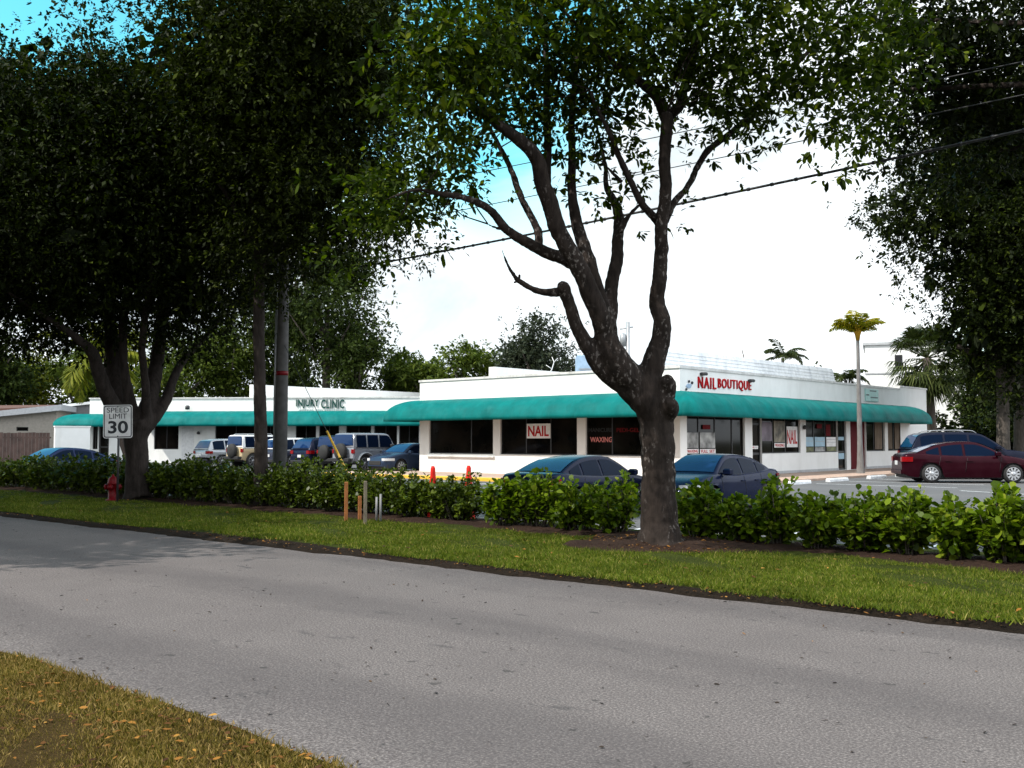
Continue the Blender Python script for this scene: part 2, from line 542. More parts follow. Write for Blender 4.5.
def crown_px(blobs, rng, L, W, per, dens, shape=6, clump=0.4, droop=0.25):
    """blobs given as (px, py, rpx, rpy, depth, depth radius, density factor): each becomes an ellipsoid of leaf clumps at that depth"""
    VS, CL = [], []
    for (px, py, rx, ry, d, dr, k) in blobs:
        c = at(px, py, d)
        r = (rx * d / F, dr, ry * d / F)
        n = max(6, int(dens * k * PI * r[0] * r[2]))
        P, O, cc = blob_points(c, r, n, rng, clump)
        VS.append(rosettes(P, O, rng, per, L, W, shape, droop=droop))
        CL.append(cc)
    return np.concatenate(VS), np.concatenate(CL)


def px_path(pts, d0, wig=0.0, dd=0.0):
    """[(px, py, rpx)...] -> world points and radii; depth drifts by dd along the path"""
    P, R = [], []
    n = len(pts)
    for i, (px, py, r) in enumerate(pts):
        d = d0 + dd * i / max(1, n - 1)
        P.append(at(px, py, d)); R.append(r * d / F)
    # resample with a smooth curve
    Q, S = [], []
    for i in range(n - 1):
        p0, p1, p2, p3 = P[max(i - 1, 0)], P[i], P[i + 1], P[min(i + 2, n - 1)]
        for k in range(5):
            u = k / 5
            q = 0.5 * ((2 * p1) + (p2 - p0) * u + (2 * p0 - 5 * p1 + 4 * p2 - p3) * u * u + (3 * p1 - p0 - 3 * p2 + p3) * u ** 3)
            rr = R[i] + (R[i + 1] - R[i]) * u
            Q.append(q + Vector((random.gauss(0, 1), random.gauss(0, 1), 0)) * (rr * 0.03)); S.append(rr * random.uniform(0.975, 1.03))
    Q.append(P[-1]); S.append(R[-1])
    return Q, S


def finish_trunk(o, voxel, disp=0.03, size=0.18):
    r = o.modifiers.new('remesh', 'REMESH'); r.mode = 'VOXEL'; r.voxel_size = voxel; r.use_smooth_shade = True
    s = o.modifiers.new('smooth', 'SMOOTH'); s.factor = 0.6; s.iterations = 4
    tx = bpy.data.textures.new('bark_lumps', 'CLOUDS'); tx.noise_scale = size; tx.noise_depth = 3
    d = o.modifiers.new('lumps', 'DISPLACE'); d.texture = tx; d.strength = disp; d.mid_level = 0.5; d.texture_coords = 'GLOBAL'


def twigs(mb, centers, targets, rng, r0=0.012):
    for c, tgt in zip(centers, targets):
        c = Vector(c); tgt = Vector(tgt)
        mid = (c + tgt) / 2 + Vector(rng.normal(0, 0.07, 3)) * (c - tgt).length
        mb.tube([c, mid, tgt], [r0 * 1.6, r0 * 1.1, r0 * 0.6], 4, cap=False)

# ------------------------------------------------------------------ sky and sun
SUN_EL, SUN_AZ = math.radians(50), None
sdir = Vector((-0.40, -0.92, 0)).normalized()
sun_vec = Vector((sdir.x * math.cos(SUN_EL), sdir.y * math.cos(SUN_EL), math.sin(SUN_EL)))
sl = bpy.data.lights.new('sun', 'SUN')
sl.energy = 4.4; sl.angle = math.radians(0.6); sl.color = (1.0, 0.95, 0.88)
so = bpy.data.objects.new('sun', sl); COL.objects.link(so)
so.rotation_euler = (-sun_vec).to_track_quat('-Z', 'Y').to_euler()
so.location = (-20, -30, 40)
w = bpy.data.worlds.new('World'); sc.world = w; w.use_nodes = True
t = w.node_tree
bg = t.nodes['Background']; bg.inputs['Strength'].default_value = 0.12
sky = N(t, 'ShaderNodeTexSky', sky_type='NISHITA', sun_disc=False)
sky.sun_elevation = SUN_EL
sky.sun_rotation = math.atan2(sun_vec.x, sun_vec.y)
sky.air_density = 1.0; sky.dust_density = 0.6; sky.ozone_density = 1.5
tc = N(t, 'ShaderNodeTexCoord')
blue = mixc(t, 1.0, sky.outputs['Color'], (0.85, 2.2, 1.75), 'MULTIPLY')
# thin bright overcast with openings
n1 = N(t, 'ShaderNodeTexNoise', Scale=2.6, Detail=7, Roughness=0.6, Distortion=0.4)
mp = N(t, 'ShaderNodeMapping'); mp.inputs['Scale'].default_value = (1, 1, 2.0)
t.links.new(tc.outputs['Generated'], mp.inputs['Vector']); t.links.new(mp.outputs['Vector'], n1.inputs['Vector'])
sep = N(t, 'ShaderNodeSeparateXYZ'); t.links.new(tc.outputs['Generated'], sep.inputs[0])


def hole(px, py, r0, r1):
    v, _ = ray(px, py); v.normalize()
    d = N(t, 'ShaderNodeVectorMath', operation='DOT_PRODUCT')
    t.links.new(tc.outputs['Generated'], d.inputs[0]); d.inputs[1].default_value = v
    mr = N(t, 'ShaderNodeMapRange', interpolation_type='SMOOTHSTEP')
    mr.inputs['From Min'].default_value = math.cos(math.radians(r1)); mr.inputs['From Max'].default_value = math.cos(math.radians(r0))
    t.links.new(d.outputs['Value'], mr.inputs['Value'])
    return mr.outputs['Result']


def add(a, b_, op='ADD', clamp=False):
    m_ = N(t, 'ShaderNodeMath', operation=op); m_.use_clamp = clamp
    for i, x in enumerate((a, b_)):
        if isinstance(x, (int, float)): m_.inputs[i].default_value = x
        else: t.links.new(x, m_.inputs[i])
    return m_.outputs[0]


# openings in the cloud: high on the left, and a band above the shop
op = add(add(hole(60, -40, 4, 15), add(hole(530, 185, 0.0, 7.0), 0.34, 'MULTIPLY')), hole(150, -700, 20, 45))
hi = N(t, 'ShaderNodeMapRange'); hi.inputs['From Min'].default_value = 0.45; hi.inputs['From Max'].default_value = 0.85
hi.inputs['To Max'].default_value = 0.22
t.links.new(sep.outputs['Z'], hi.inputs['Value'])
op = add(add(op, hi.outputs['Result']), add(add(n1.outputs['Fac'], -0.5), 1.8, 'MULTIPLY'), 'ADD')
mask = ramp(t, op, [(0.20, (0, 0, 0)), (0.80, (1, 1, 1))])
cl = ramp(t, n1.outputs['Fac'], [(0.36, (5.3, 5.95, 6.2)), (0.52, (8.2, 8.7, 9.0)), (0.7, (9.8, 10.2, 10.4))]).outputs['Color']
# bright patch added to the unseen sky at right to lighten the side walls
sky_fill = N(t, 'ShaderNodeVectorMath', operation='DOT_PRODUCT')
t.links.new(tc.outputs['Generated'], sky_fill.inputs[0]); sky_fill.inputs[1].default_value = Vector((0.86, 0.25, 0.45)).normalized()
fill_mask = N(t, 'ShaderNodeMapRange', interpolation_type='SMOOTHSTEP')
fill_mask.inputs['From Min'].default_value = 0.35; fill_mask.inputs['From Max'].default_value = 1.0
t.links.new(sky_fill.outputs['Value'], fill_mask.inputs['Value'])
cl = mixc(t, fill_mask.outputs['Result'], cl, (14.0, 15.2, 16.4))
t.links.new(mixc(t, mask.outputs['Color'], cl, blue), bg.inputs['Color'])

sc.view_settings.view_transform = 'Standard'
sc.view_settings.look = 'None'
sc.view_settings.gamma = 1
sc.view_settings.use_curve_mapping = False
sc.view_settings.exposure = 0.45
sc.cycles.max_bounces = 6
sc.cycles.diffuse_bounces = 3
sc.cycles.transparent_max_bounces = 4
sc.cycles.use_denoising = True
sc.cycles.caustics_reflective = False; sc.cycles.caustics_refractive = False


# ------------------------------------------------------------------ ground
def sheet(name, x0, x1, y0f, y1f, zf, mat, nx=200, ny=30, kind='structure', pw=1.0):
    xs = np.linspace(x0, x1, nx)
    rows = []
    for j in range(ny):
        k = (j / (ny - 1)) if pw == 1.0 else 1 - (1 - j / (ny - 1)) ** pw
        rows.append([(x, y0f(x) + (y1f(x) - y0f(x)) * k, zf(x, y0f(x) + (y1f(x) - y0f(x)) * k, k)) for x in xs])
    mb = MB(); mb.grid(rows)
    o = mb.build(name, mat)
    return tag(o, kind=kind)


def wob(x, s, p):
    return math.sin(x * 1.1 + p) * 0.5 * s + math.sin(x * 2.9 + p * 2) * 0.3 * s + math.sin(x * 7.3 + p * 3) * 0.2 * s


far_edge = lambda x: 9.22 + 0.018 * (x + 8) + wob(x, 0.05, 1)
near_edge = lambda x: 3.22 + wob(x, 0.05, 2)
tag(sheet('ground', -900, 900, lambda x: -400, lambda x: 1200, lambda x, y, k: -0.45, M['earth'], 12, 12), kind='structure')
sheet('road', -70, 40, lambda x: 2.6, lambda x: 9.9, lambda x, y, k: -0.03 - 0.02 * abs(k - 0.5), M['street'], 60, 10)
sheet('near_lawn', -45, 25, lambda x: -14, near_edge, lambda x, y, k: 0.0 + 0.02 * math.sin(x * 2.1 + y * 3) * (k < 0.97) - (0.08 if k > 0.9999 else 0), M['dryturf'], 300, 60, pw=2.6)
sheet('verge', -70, 40, lambda x: far_edge(x) + 0.05, lambda x: 14.9, lambda x, y, k: (-0.07 if k < 0.01 else -0.01 + 0.05 * min(1, k * 3)) + 0.015 * math.sin(x * 1.7 + y * 2.3) - (0.22 if k > 0.99 else 0), M['verge'], 400, 40)
sheet('soil_strip', -70, 40, lambda x: far_edge(x) - 0.03 - 0.10 * max(0, wob(x * 1.7, 1, 5)) - 0.02 * math.sin(x * 17), lambda x: far_edge(x) + 0.32 + 0.24 * max(0, wob(x * 0.6, 1, 4)) + 0.35 * math.exp(-((x + 14) / 2.5) ** 2), lambda x, y, k: -0.034 + 0.055 * math.sin(k * PI), M['soil'], 500, 8)
sheet('mulch_bed', -70, 40, lambda x: 12.75 + 0.12 * wob(x, 1, 3), lambda x: 14.75, lambda x, y, k: 0.02 + 0.055 * math.sin(min(1, k * 1.05) * PI) + 0.012 * math.sin(x * 9), M['mulch'], 400, 10)


def lotz(y):
    return -0.17 + 0.15 * max(0.0, min(1.0, (y - 19) / 14))


sheet('parking_lot', -95, 60, lambda x: 14.6, lambda x: 95, lambda x, y, k: lotz(y), M['lot'], 20, 120)

# mulch mound at the foot of the big tree
TB = ground(661, 547)
mb = MB()
rows = []
for i in range(9):
    r = 0.12 + 1.25 * i / 8
    rows.append([(TB.x + r * (1 + 0.13 * math.sin(3 * a + 1) + 0.06 * math.sin(7 * a)) * math.cos(a) * 1.15, TB.y + r * (1 + 0.13 * math.sin(3 * a + 1)) * math.sin(a), 0.05 + 0.11 * (1 - i / 8) ** 0.8 + 0.012 * math.sin(5 * a + i) - (0.06 if i == 8 else 0)) for a in np.linspace(0, 2 * PI, 49)])
mb.grid(rows, flip=True)
tag(mb.build('mulch_mound', M['mulch']), kind='structure')

# painted stall lines
def stripe(mb, a, b, wd, z0=0.006):
    a = Vector((a[0], a[1], 0)); b = Vector((b[0], b[1], 0))
    d = (b - a).normalized(); s = Vector((-d.y, d.x, 0)) * wd / 2
    n = 8
    rows = []
    for i in range(n + 1):
        p = a + (b - a) * (i / n)
        q = [p - s, p + s]
        rows.append([(v.x, v.y, lotz(v.y) + z0) for v in q])
    mb.grid(rows, smooth=False)


mb = MB()
for k in range(-6, 8):
    x = -11.35 + 2.75 * k
    if x < 12: stripe(mb, (x, 15.6), (x, 20.6), 0.11)
for y in np.arange(35.4, 62, 2.9):
    stripe(mb, (-16.2, y), (-11.2, y), 0.11)
for k in range(9):
    x = -37 + 2.7 * k
    if x < -19: stripe(mb, (x, 24.2), (x, 29.0), 0.11)
stripe(mb, (-10.5, 33.5), (6, 27), 0.12)
tag(mb.build('parking_markings', M['white_paint']), kind='structure')

# walkway round the shop block, with its kerb
mb = MB()
mb.box((-38.5, 29.7, -0.3), (-17.4, 34.2, 0.08), bev=0.015)
mb.box((-21.6, 34.2, -0.3), (-17.4, 66.0, 0.078), bev=0.015)
tag(mb.build('walkway', M['pinkwalk']), kind='structure')
mb = MB()
mb.box((-38.5, 29.5, -0.3), (-17.4, 29.697, 0.088), bev=0.02)
tag(mb.build('yellow_kerb', M['yellow']), kind='structure')


# ------------------------------------------------------------------ facades
class Face:
    def __init__(s, o, u, n):
        s.o, s.ud, s.n = Vector((o[0], o[1], 0)), Vector((u[0], u[1], 0)).normalized(), Vector((n[0], n[1], 0)).normalized()
        i = -s.n
        s.M = Matrix(((s.ud.x, i.x, 0, s.o.x), (s.ud.y, i.y, 0, s.o.y), (0, 0, 1, 0), (0, 0, 0, 1)))   # (along, inward, up)

    def P(s, u, z, out=0.0):
        return s.o + s.ud * u + s.n * out + Vector((0, 0, z))

    def uz(s, px, py, out=0.0):
        v, _ = ray(px, py)
        c = Vector((0, 0, H))
        k = (s.o + s.n * out - c).dot(s.n) / v.dot(s.n)
        p = c + v * k
        return (p - s.o).dot(s.ud), p.z

    def u(s, px, out=0.0):
        return s.uz(px, 440, out)[0]


def facade(mb, fc, u0, u1, z0, z1, holes, depth=0.2, mi=0):
    us = sorted({u0, u1, *[h[0] for h in holes], *[h[1] for h in holes]})
    zs = sorted({z0, z1, *[h[2] for h in holes], *[h[3] for h in holes]})
    us = [x for x in us if u0 <= x <= u1]; zs = [x for x in zs if z0 <= x <= z1]
    for i in range(len(us) - 1):
        for j in range(len(zs) - 1):
            uc, zc = (us[i] + us[i + 1]) / 2, (zs[j] + zs[j + 1]) / 2
            if any(h[0] < uc < h[1] and h[2] < zc < h[3] for h in holes):
                continue
            mb.quad(fc.P(us[i], zs[j]), fc.P(us[i + 1], zs[j]), fc.P(us[i + 1], zs[j + 1]), fc.P(us[i], zs[j + 1]), mi)
    for h in holes:
        a, b_, c, d = h[:4]
        for (p, q) in (((a, c), (b_, c)), ((b_, c), (b_, d)), ((b_, d), (a, d)), ((a, d), (a, c))):
            mb.quad(fc.P(*p), fc.P(*p, -depth), fc.P(*q, -depth), fc.P(*q), mi)


def window(fc, root, u0, u1, z0, z1, mulls=(), trans=(), mat='black_frame', fr=0.055, name='window', inset=0.09, panes=None, sub='pane'):
    mb = MB()
    y0, y1 = inset, inset + 0.07
    e = 0.004
    mb.box((u0 + e, y0, z0 + e), (u1 - e, y1, z0 + fr), M=fc.M)
    mb.box((u0 + e, y0, z1 - fr), (u1 - e, y1, z1 - e), M=fc.M)
    mb.box((u0 + e, y0, z0 + fr), (u0 + fr, y1, z1 - fr), M=fc.M)
    mb.box((u1 - fr, y0, z0 + fr), (u1 - e, y1, z1 - fr), M=fc.M)
    for q in mulls:
        mb.box((q - fr / 2, y0 + 0.003, z0 + fr), (q + fr / 2, y1 - 0.003, z1 - fr), M=fc.M)
    for q in trans:
        mb.box((u0 + fr, y0 + 0.006, q - fr / 2), (u1 - fr, y1 - 0.006, q + fr / 2), M=fc.M)
    f = to_local(mb.build(name, M[mat]), root)
    g = MB()
    g.box((u0 + fr * 0.5, y0 + 0.03, z0 + fr * 0.5), (u1 - fr * 0.5, y0 + 0.045, z1 - fr * 0.5), M=fc.M)
    p = g.build(sub, panes or M['glass'])
    p.parent = f
    p.matrix_parent_inverse = Matrix.Identity(4)
    return f


def lettering(body, mat, Mx, u0, u1, z0, z1, extr=0.03, bold=0.0, name='lettering', spacing=1.0):
    cu = bpy.data.curves.new('txt', 'FONT')
    cu.body = body; cu.extrude = 0.5; cu.offset = bold; cu.space_character = spacing; cu.resolution_u = 4
    ob = bpy.data.objects.new('txt', cu); COL.objects.link(ob)
    bpy.context.view_layer.update()
    me = bpy.data.meshes.new_from_object(ob.evaluated_get(bpy.context.evaluated_depsgraph_get()))
    bpy.data.objects.remove(ob)
    co = np.array([v.co[:] for v in me.vertices])
    lo, hi = co.min(0), co.max(0)
    for v in me.vertices:
        a = (np.array(v.co[:]) - lo) / (hi - lo)
        v.co = Mx @ Vector((u0 + (u1 - u0) * a[0], -extr * a[2], z0 + (z1 - z0) * a[1]))
    me.materials.clear(); me.materials.append(mat)
    me.name = name
    return link_mesh(name, me)


def awning(path, zt, zm, zb, out):
    """quarter-round fabric awning swept along a wall line (outside on the right hand)"""
    path = [Vector((p[0], p[1], 0)) for p in path]
    prof = [(0.02, zt)] + [(out * math.sin(a), zm + (zt - zm) * math.cos(a)) for a in np.linspace(0.12, PI / 2, 10)] + [(out, zb), (out - 0.03, zb), (out - 0.03, zm)]
    n = len(path)
    # points along the path, with mitre directions
    pts, mit, fr_ = [], [], []
    for i in range(n):
        ds = []
        if i > 0: ds.append((path[i] - path[i - 1]).normalized())
        if i < n - 1: ds.append((path[i + 1] - path[i]).normalized())
        ns = [Vector((d.y, -d.x, 0)) for d in ds]
        mm = sum(ns, Vector((0, 0, 0))); mm = mm / (mm.dot(ns[0]))
        pts.append(path[i]); mit.append(mm); fr_.append(0)
        if i < n - 1:
            L = (path[i + 1] - path[i]).length
            k = max(1, int(L / 0.3))
            nn = Vector((ds[-1].y, -ds[-1].x, 0))
            for j in range(1, k):
                pts.append(path[i].lerp(path[i + 1], j / k)); mit.append(nn); fr_.append((j % 6) / 6)
    rows = []
    for i, (p, mm) in enumerate(zip(pts, mit)):
        sag = 0.085 * math.sin(PI * fr_[i]) ** 0.6 + random.uniform(-0.006, 0.006)
        rows.append([p + mm * (o - (sag if 0.1 < o < out - 0.01 else 0)) + Vector((0, 0, z)) for o, z in prof])
    mb = MB(); mb.grid(rows)
    o = mb.build('awning', M['awning'])
    return o


# ------------------------------------------------------------------ the shop block
XR, YF, XL, YE = -21.0, 33.7, -35.8, 61.2
front = Face((XL, YF), (1, 0), (0, -1))
side = Face((XR, YF), (0, 1), (1, 0))
shop = thing('shop_building', 'low white corner shop block with long rounded teal awning and flat parapet', 'building', ((XL + XR) / 2, (YF + YE) / 2, 0))
mb = MB()
ZP = 4.42
fu = front.u
su = side.u
ZS, ZH = 0.95, 2.95
fh = [(fu(429), fu(493), ZS, ZH), (fu(500), fu(577), ZS, ZH), (fu(585.5), 13.9, ZS, ZH)]
facade(mb, front, 0, XR - XL, -0.2, ZP, fh)
sh = [(su(687), su(745), 0.09, ZH), (su(752.5), su(762), 0.09, ZH), (su(762.001), su(800.5), 1.0, ZH), (su(806), su(838), 1.0, ZH),
      (su(838.001), su(846.5), 0.09, ZH), (su(850.5), su(866), 0.09, ZH), (su(866.3), su(885), 1.0, ZH), (su(888), su(902.5), 1.0, ZH)]
facade(mb, side, 0, YE - YF - 4.3, -0.2, ZP, sh)
facade(mb, side, YE - YF - 4.3, YE - YF, -0.2, ZP + 0.16, [])
mb.quad((XR, YE - 4.3, ZP), (XR - 0.3, YE - 4.3, ZP), (XR - 0.3, YE - 4.3, ZP + .16), (XR, YE - 4.3, ZP + .16))
mb.quad((XR, YE, -0.2), (XL, YE, -0.2), (XL, YE, ZP), (XR, YE, ZP))
mb.quad((XL, YE, -0.2), (XL, YF, -0.2), (XL, YF, ZP), (XL, YE, ZP))
# parapet inner faces
mb.quad((XL, YF + .3, ZP), (XR, YF + .3, ZP), (XR, YF + .3, ZP - 1), (XL, YF + .3, ZP - 1))
to_local(mb.build('wall', M['wall']), shop)
mb = MB(); mb.box((XL + .02, YF + .31, 3.4), (XR - .31, YE - .02, 3.6))
to_local(mb.build('roof', M['coping']), shop)
mb = MB()
mb.box((XL - .04, YF - .05, ZP + .002), (XR + .05, YF + .32, ZP + .10))
mb.box((XR - .30, YF + .323, ZP + .002), (XR + .05, YE - 4.303, ZP + .10))
mb.box((XR - .30, YE - 4.3, ZP + .162), (XR + .05, YE + .04, ZP + .26))
to_local(mb.build('coping', M['coping']), shop)
to_local(awning([(XL, 39), (XL, YF), (XR, YF), (XR, 57.2), (XR - 0.5, 57.2)], 3.53, 2.66, 2.5, 1.25), shop)
# dividing wall that stands up through the roof
mb = MB(); mb.box((-31.5, YF + .33, 3.6), (-31.1, 49, 4.98)); 
to_local(mb.build('fire_wall', M['wall']), shop)
# slatted white mansard behind the side parapet
mb = MB()
n = 9
y0, y1 = 34.6, 51.9
for i in range(n):
    z0_, z1_ = 4.0 + 1.45 * i / n, 4.0 + 1.45 * (i + 1) / n
    x0_, x1_ = -22.5 - .25 * i / n, -22.5 - .25 * (i + 1) / n
    a = [(x0_ + .05, y0 + i * .05, z0_ - .03), (x0_ + .05, y1, z0_ - .03), (x1_, y1, z1_), (x1_, y0 + i * .05, z1_)]
    mb.add(a + [(p[0] - .04, p[1], p[2] - .02) for p in a], [[0, 1, 2, 3], [7, 6, 5, 4], [0, 4, 5, 1], [1, 5, 6, 2], [2, 6, 7, 3], [3, 7, 4, 0]])
mroof = simple('white_shingle', (0.80, 0.82, 0.84), 0.7, var=0.10, scale=5, dirt=((0.40, 0.43, 0.47), 0.8))
to_local(mb.build('roof_screen', mroof), shop)
# windows
window(front, shop, *fh[0], mulls=[fu(470)])
window(front, shop, *fh[1], mulls=[fu(525), fu(549.5)])
window(front, shop, *fh[2], mulls=[fu(611)])
mb = MB()
mb.box((fh[0][0] - .1, -0.10, 0.80), (fh[0][1] + .1, -0.003, 0.86), M=front.M)
to_local(mb.build('window_sill', M['coping']), shop)
window(side, shop, *sh[0], mulls=[su(700.5), su(717), su(734)], trans=[2.55])
window(side, shop, *sh[1], trans=[1.0, 2.3], name='door', fr=0.10)
window(side, shop, *sh[2], mulls=[su(774.5), su(787)])
window(side, shop, *sh[3], mulls=[su(815.5), su(827)])
window(side, shop, *sh[4], trans=[1.0], name='door', fr=0.10)
rd = window(side, shop, *sh[5], trans=[1.25, 2.3], mat='red_door', fr=0.14, name='door', panes=M['red_door'], sub='door_panel')
rd['label'] = 'dark red solid door behind the palm trunk'
window(side, shop, *sh[6], mulls=[su(875.5), su(884)])
window(side, shop, *sh[7], mulls=[su(895)])
for (a, b_) in ((876.2, 883.2), (889, 893.5), (896, 901.5)):
    u0_, u1_ = su(a), su(b_)
    k = 10; mb = MB()
    for i in range(k):
        q = u0_ + (u1_ - u0_) * i / k
        mb.box((q, 0.055 + 0.014 * (i % 2), 1.1), (q + (u1_ - u0_) / k - .004, 0.085, 2.85), M=side.M)
    to_local(mb.build('curtain', M['tan']), shop)
for a, b_ in ((.02, sh[0][0] - .02), (sh[1][1] + .02, sh[4][0] - .02), (sh[5][1] + .02, YE - YF)):
    mb = MB(); mb.box((a, -0.028, 0.082), (b_, -0.002, 0.20), M=side.M)
    to_local(mb.build('base_strip', M['wall_grey']), shop)
for u_ in (su(803.2),):
    mb = MB()
    mb.lathe([(0.05, 0), (0.09, .02), (0.09, .12), (0.04, .2)], 10, M=Matrix.Translation(side.P(u_, 2.1, 0.09)))
    to_local(mb.build('wall_lantern', M['dark_metal']), shop)


def sign(name, label, cat, fc, px, py, out=0.05):
    u_, z_ = fc.uz(px, py)
    return thing(name, label, cat, fc.P(u_, z_, out))


# NAIL BOUTIQUE
sg = sign('shop_sign', 'raised red NAIL BOUTIQUE letters on the white parapet above the teal awning', 'sign', side, 723, 384)
u0_, za = side.uz(697, 374.5); u1_, zb = side.uz(728, 391)
# letters: measured ends
ua, zt_a = side.uz(697.5, 376.5); _, zb_a = side.uz(697.5, 388.0)
ub, zt_b = side.uz(750.5, 380.5)
us_, _ = side.uz(715.5, 383); ut_, _ = side.uz(717.5, 383)
for body, a, b_ in (('NAIL', ua, us_), ('BOUTIQUE', ut_, ub)):
    to_local(lettering(body, M['red_letter'], side.M, a, b_, zb_a, zt_a, 0.05, 0.010, spacing=1.22), sg)
for p, lift in ((701.5, 0.05), (749, -0.05)):   # small floodlights above the letters
    q, zz = side.uz(p, 374)
    mb = MB(); mb.box((q - .13, -0.22, zt_a + lift), (q + .13, -0.003, zt_a + lift + .13), M=side.M, bev=.03)
    to_local(mb.build('lamp', M['dark_metal']), sg)
# bird emblem
em = sign('bird_emblem', 'small pale blue bird emblem with black tips left of the red letters', 'emblem', side, 689, 385)
mb = MB()
q, zz = side.uz(688.5, 385.5)
k = 0.045
mb.add([Vector((q + a * k, -0.03, zz + b_ * k)) for a, b_ in ((-5, -1), (-2, -2.4), (2.5, -2.2), (4.5, 0.2), (3, 1.6), (-1, 1.6), (-3.4, .6))] + [Vector((q + a * k, -0.005, zz + b_ * k)) for a, b_ in ((-5, -1), (-2, -2.4), (2.5, -2.2), (4.5, 0.2), (3, 1.6), (-1, 1.6), (-3.4, .6))],
       [list(range(7)), list(range(13, 6, -1))] + [[i, (i + 1) % 7, 7 + (i + 1) % 7, 7 + i][::-1] for i in range(7)])
mb.v = [tuple(side.M @ Vector(p)) for p in mb.v]
to_local(mb.build('body', M['ac']), em)
for a, b_, r in ((0, 3.6, 1.2), (5.2, 2.6, 1.3), (-4.6, -3.6, 1.1)):
    mb = MB(); mb.lathe([(0.01, -.02), (r * k, -.02), (r * k, .02), (0.01, .02)], 10, M=side.M @ Matrix.Translation((q + a * k, -0.03, zz + b_ * k)) @ Matrix.Rotation(PI / 2, 4, 'X'))
    to_local(mb.build('tip', M['black_letter']), em)

# pale teal board near the far end
bd = sign('sign_board', 'small pale teal lettered board on the parapet right of the palm trunk', 'sign', side, 870, 395)
u0_, z1_ = side.uz(864.5, 388.5); u1_, z0_ = side.uz(877.5, 402)
mb = MB(); mb.box((u0_, -0.06, z0_), (u1_, -0.004, z1_), M=side.M, bev=.01)
to_local(mb.build('board', M['teal_board']), bd)
for a, b_, c_z in ((.32, .85, .80), (.04, .26, .46), (.38, .95, .28)):
    mb = MB()
    w_ = u1_ - u0_; h_ = z1_ - z0_
    nn_ = 7
    for i in range(nn_):
        q0 = u0_ + w_ * (a + (b_ - a) * i / nn_)
        mb.box((q0, -0.068, z0_ + h_ * c_z), (q0 + w_ * (b_ - a) / nn_ * .72, -0.058, z0_ + h_ * (c_z + .09)), M=side.M)
    to_local(mb.build('lettering', M['black_letter']), bd)

# NAIL board in the front window
nb = sign('window_sign', 'white NAIL board with red letters in the middle front window', 'sign', front, 537, 431)
u0_, z1_ = front.uz(526, 423.8); u1_, z0_ = front.uz(549.5, 438.3)
mb = MB(); mb.box((u0_, 0.05, z0_), (u1_, 0.085, z1_), M=front.M)
to_local(mb.build('board', M['white_board']), nb)
w_, h_ = u1_ - u0_, z1_ - z0_
Mo = front.M @ Matrix.Translation((0, 0.05, 0))
to_local(lettering('NAIL', M['red_letter'], Mo, u0_ + .06 * w_, u1_ - .06 * w_, z0_ + .14 * h_, z1_ - .14 * h_, 0.01, 0.022), nb)

# window lettering, right front window
wl = sign('window_lettering', 'red and grey lettering with the word WAXING on the front window behind the big tree', 'sign', front, 600, 435)
Mo = front.M @ Matrix.Translation((0, 0.118, 0))
for body, mt_, x0_, x1_, ya, yb in (('WAXING', 'red_pale', 588.5, 610.5, 437, 442.2), ('MANICURE', 'grey_dim', 587, 611, 428, 432), ('PEDI-GEL', 'red_dim', 615, 638, 428, 432)):
    if mt_ not in M:
        M[mt_] = simple(mt_, {'red_pale': (0.62, 0.22, 0.20), 'grey_dim': (0.03, 0.032, 0.034), 'red_dim': (0.11, 0.008, 0.010)}[mt_], 0.6, spec=0.05)
    a, zt_ = front.uz(x0_, ya); b_, zb_ = front.uz(x1_, yb)
    to_local(lettering(body, M[mt_], Mo, a, b_, zb_, zt_, 0.004, 0.02), wl)

# side window graphics
def poster(name, label, px0, px1, py0, py1, mat, texts=(), group=None, bars=()):
    o = sign(name, label, 'poster', side, (px0 + px1) / 2, (py0 + py1) / 2, 0)
    pm = (px0 + px1) / 2
    u0_, u1_ = side.u(px0), side.u(px1)
    z1_, z0_ = side.uz(pm, py0)[1], side.uz(pm, py1)[1]
    mb = MB(); mb.box((u0_, 0.07, z0_), (u1_, 0.085, z1_), M=side.M)
    to_local(mb.build('sheet', M[mat]), o)
    w_, h_ = u1_ - u0_, z1_ - z0_
    Mo = side.M @ Matrix.Translation((0, 0.07, 0))
    for body, mt_, a, b_, c_, d_ in texts:
        to_local(lettering(body, M[mt_], Mo, u0_ + a * w_, u0_ + b_ * w_, z0_ + c_ * h_, z0_ + d_ * h_, 0.006, 0.018), o)
    if bars:
        mb = MB()
        for a, b_, c_, d_ in bars:
            mb.box((u0_ + a * w_, 0.062, z0_ + c_ * h_), (u0_ + b_ * w_, 0.069, z0_ + d_ * h_), M=side.M)
        to_local(mb.build('print', M['wall_grey']), o)
    return tag(o, group=group)


M['photo'] = simple('grey_photo_print', (0.24, 0.24, 0.23), 0.5, var=0.9, scale=2.2)
M['photo2'] = simple('tan_photo_print', (0.17, 0.15, 0.11), 0.5, var=0.8, scale=2.5)
M['photo3'] = simple('mauve_photo_print', (0.15, 0.12, 0.15), 0.5, var=0.6, scale=1.5)
M['green_print'] = simple('green_yellow_print', (0.12, 0.13, 0.05), 0.5, var=0.9, scale=6)
poster('photo_poster', 'pale grey photo poster filling the first pane right of the big tree', 687.8, 699.8, 432.5, 448, 'photo')
poster('photo_poster', 'black and white photo poster under a red oval, second pane right of the big tree', 701.5, 716.5, 432.5, 448, 'photo')
poster('window_banner', 'white banner reading WAXING in red, low in the first pane right of the big tree', 688, 700, 449, 453.5, 'white_board', [('WAXING', 'red_letter', .06, .94, .15, .85)])
poster('window_banner', 'white banner reading FULL SET, low in the second pane right of the big tree', 701.5, 717, 449, 453.5, 'white_board', [('FULL', 'red_letter', .06, .50, .15, .85), ('SET', 'red_letter', .60, .94, .15, .85)])
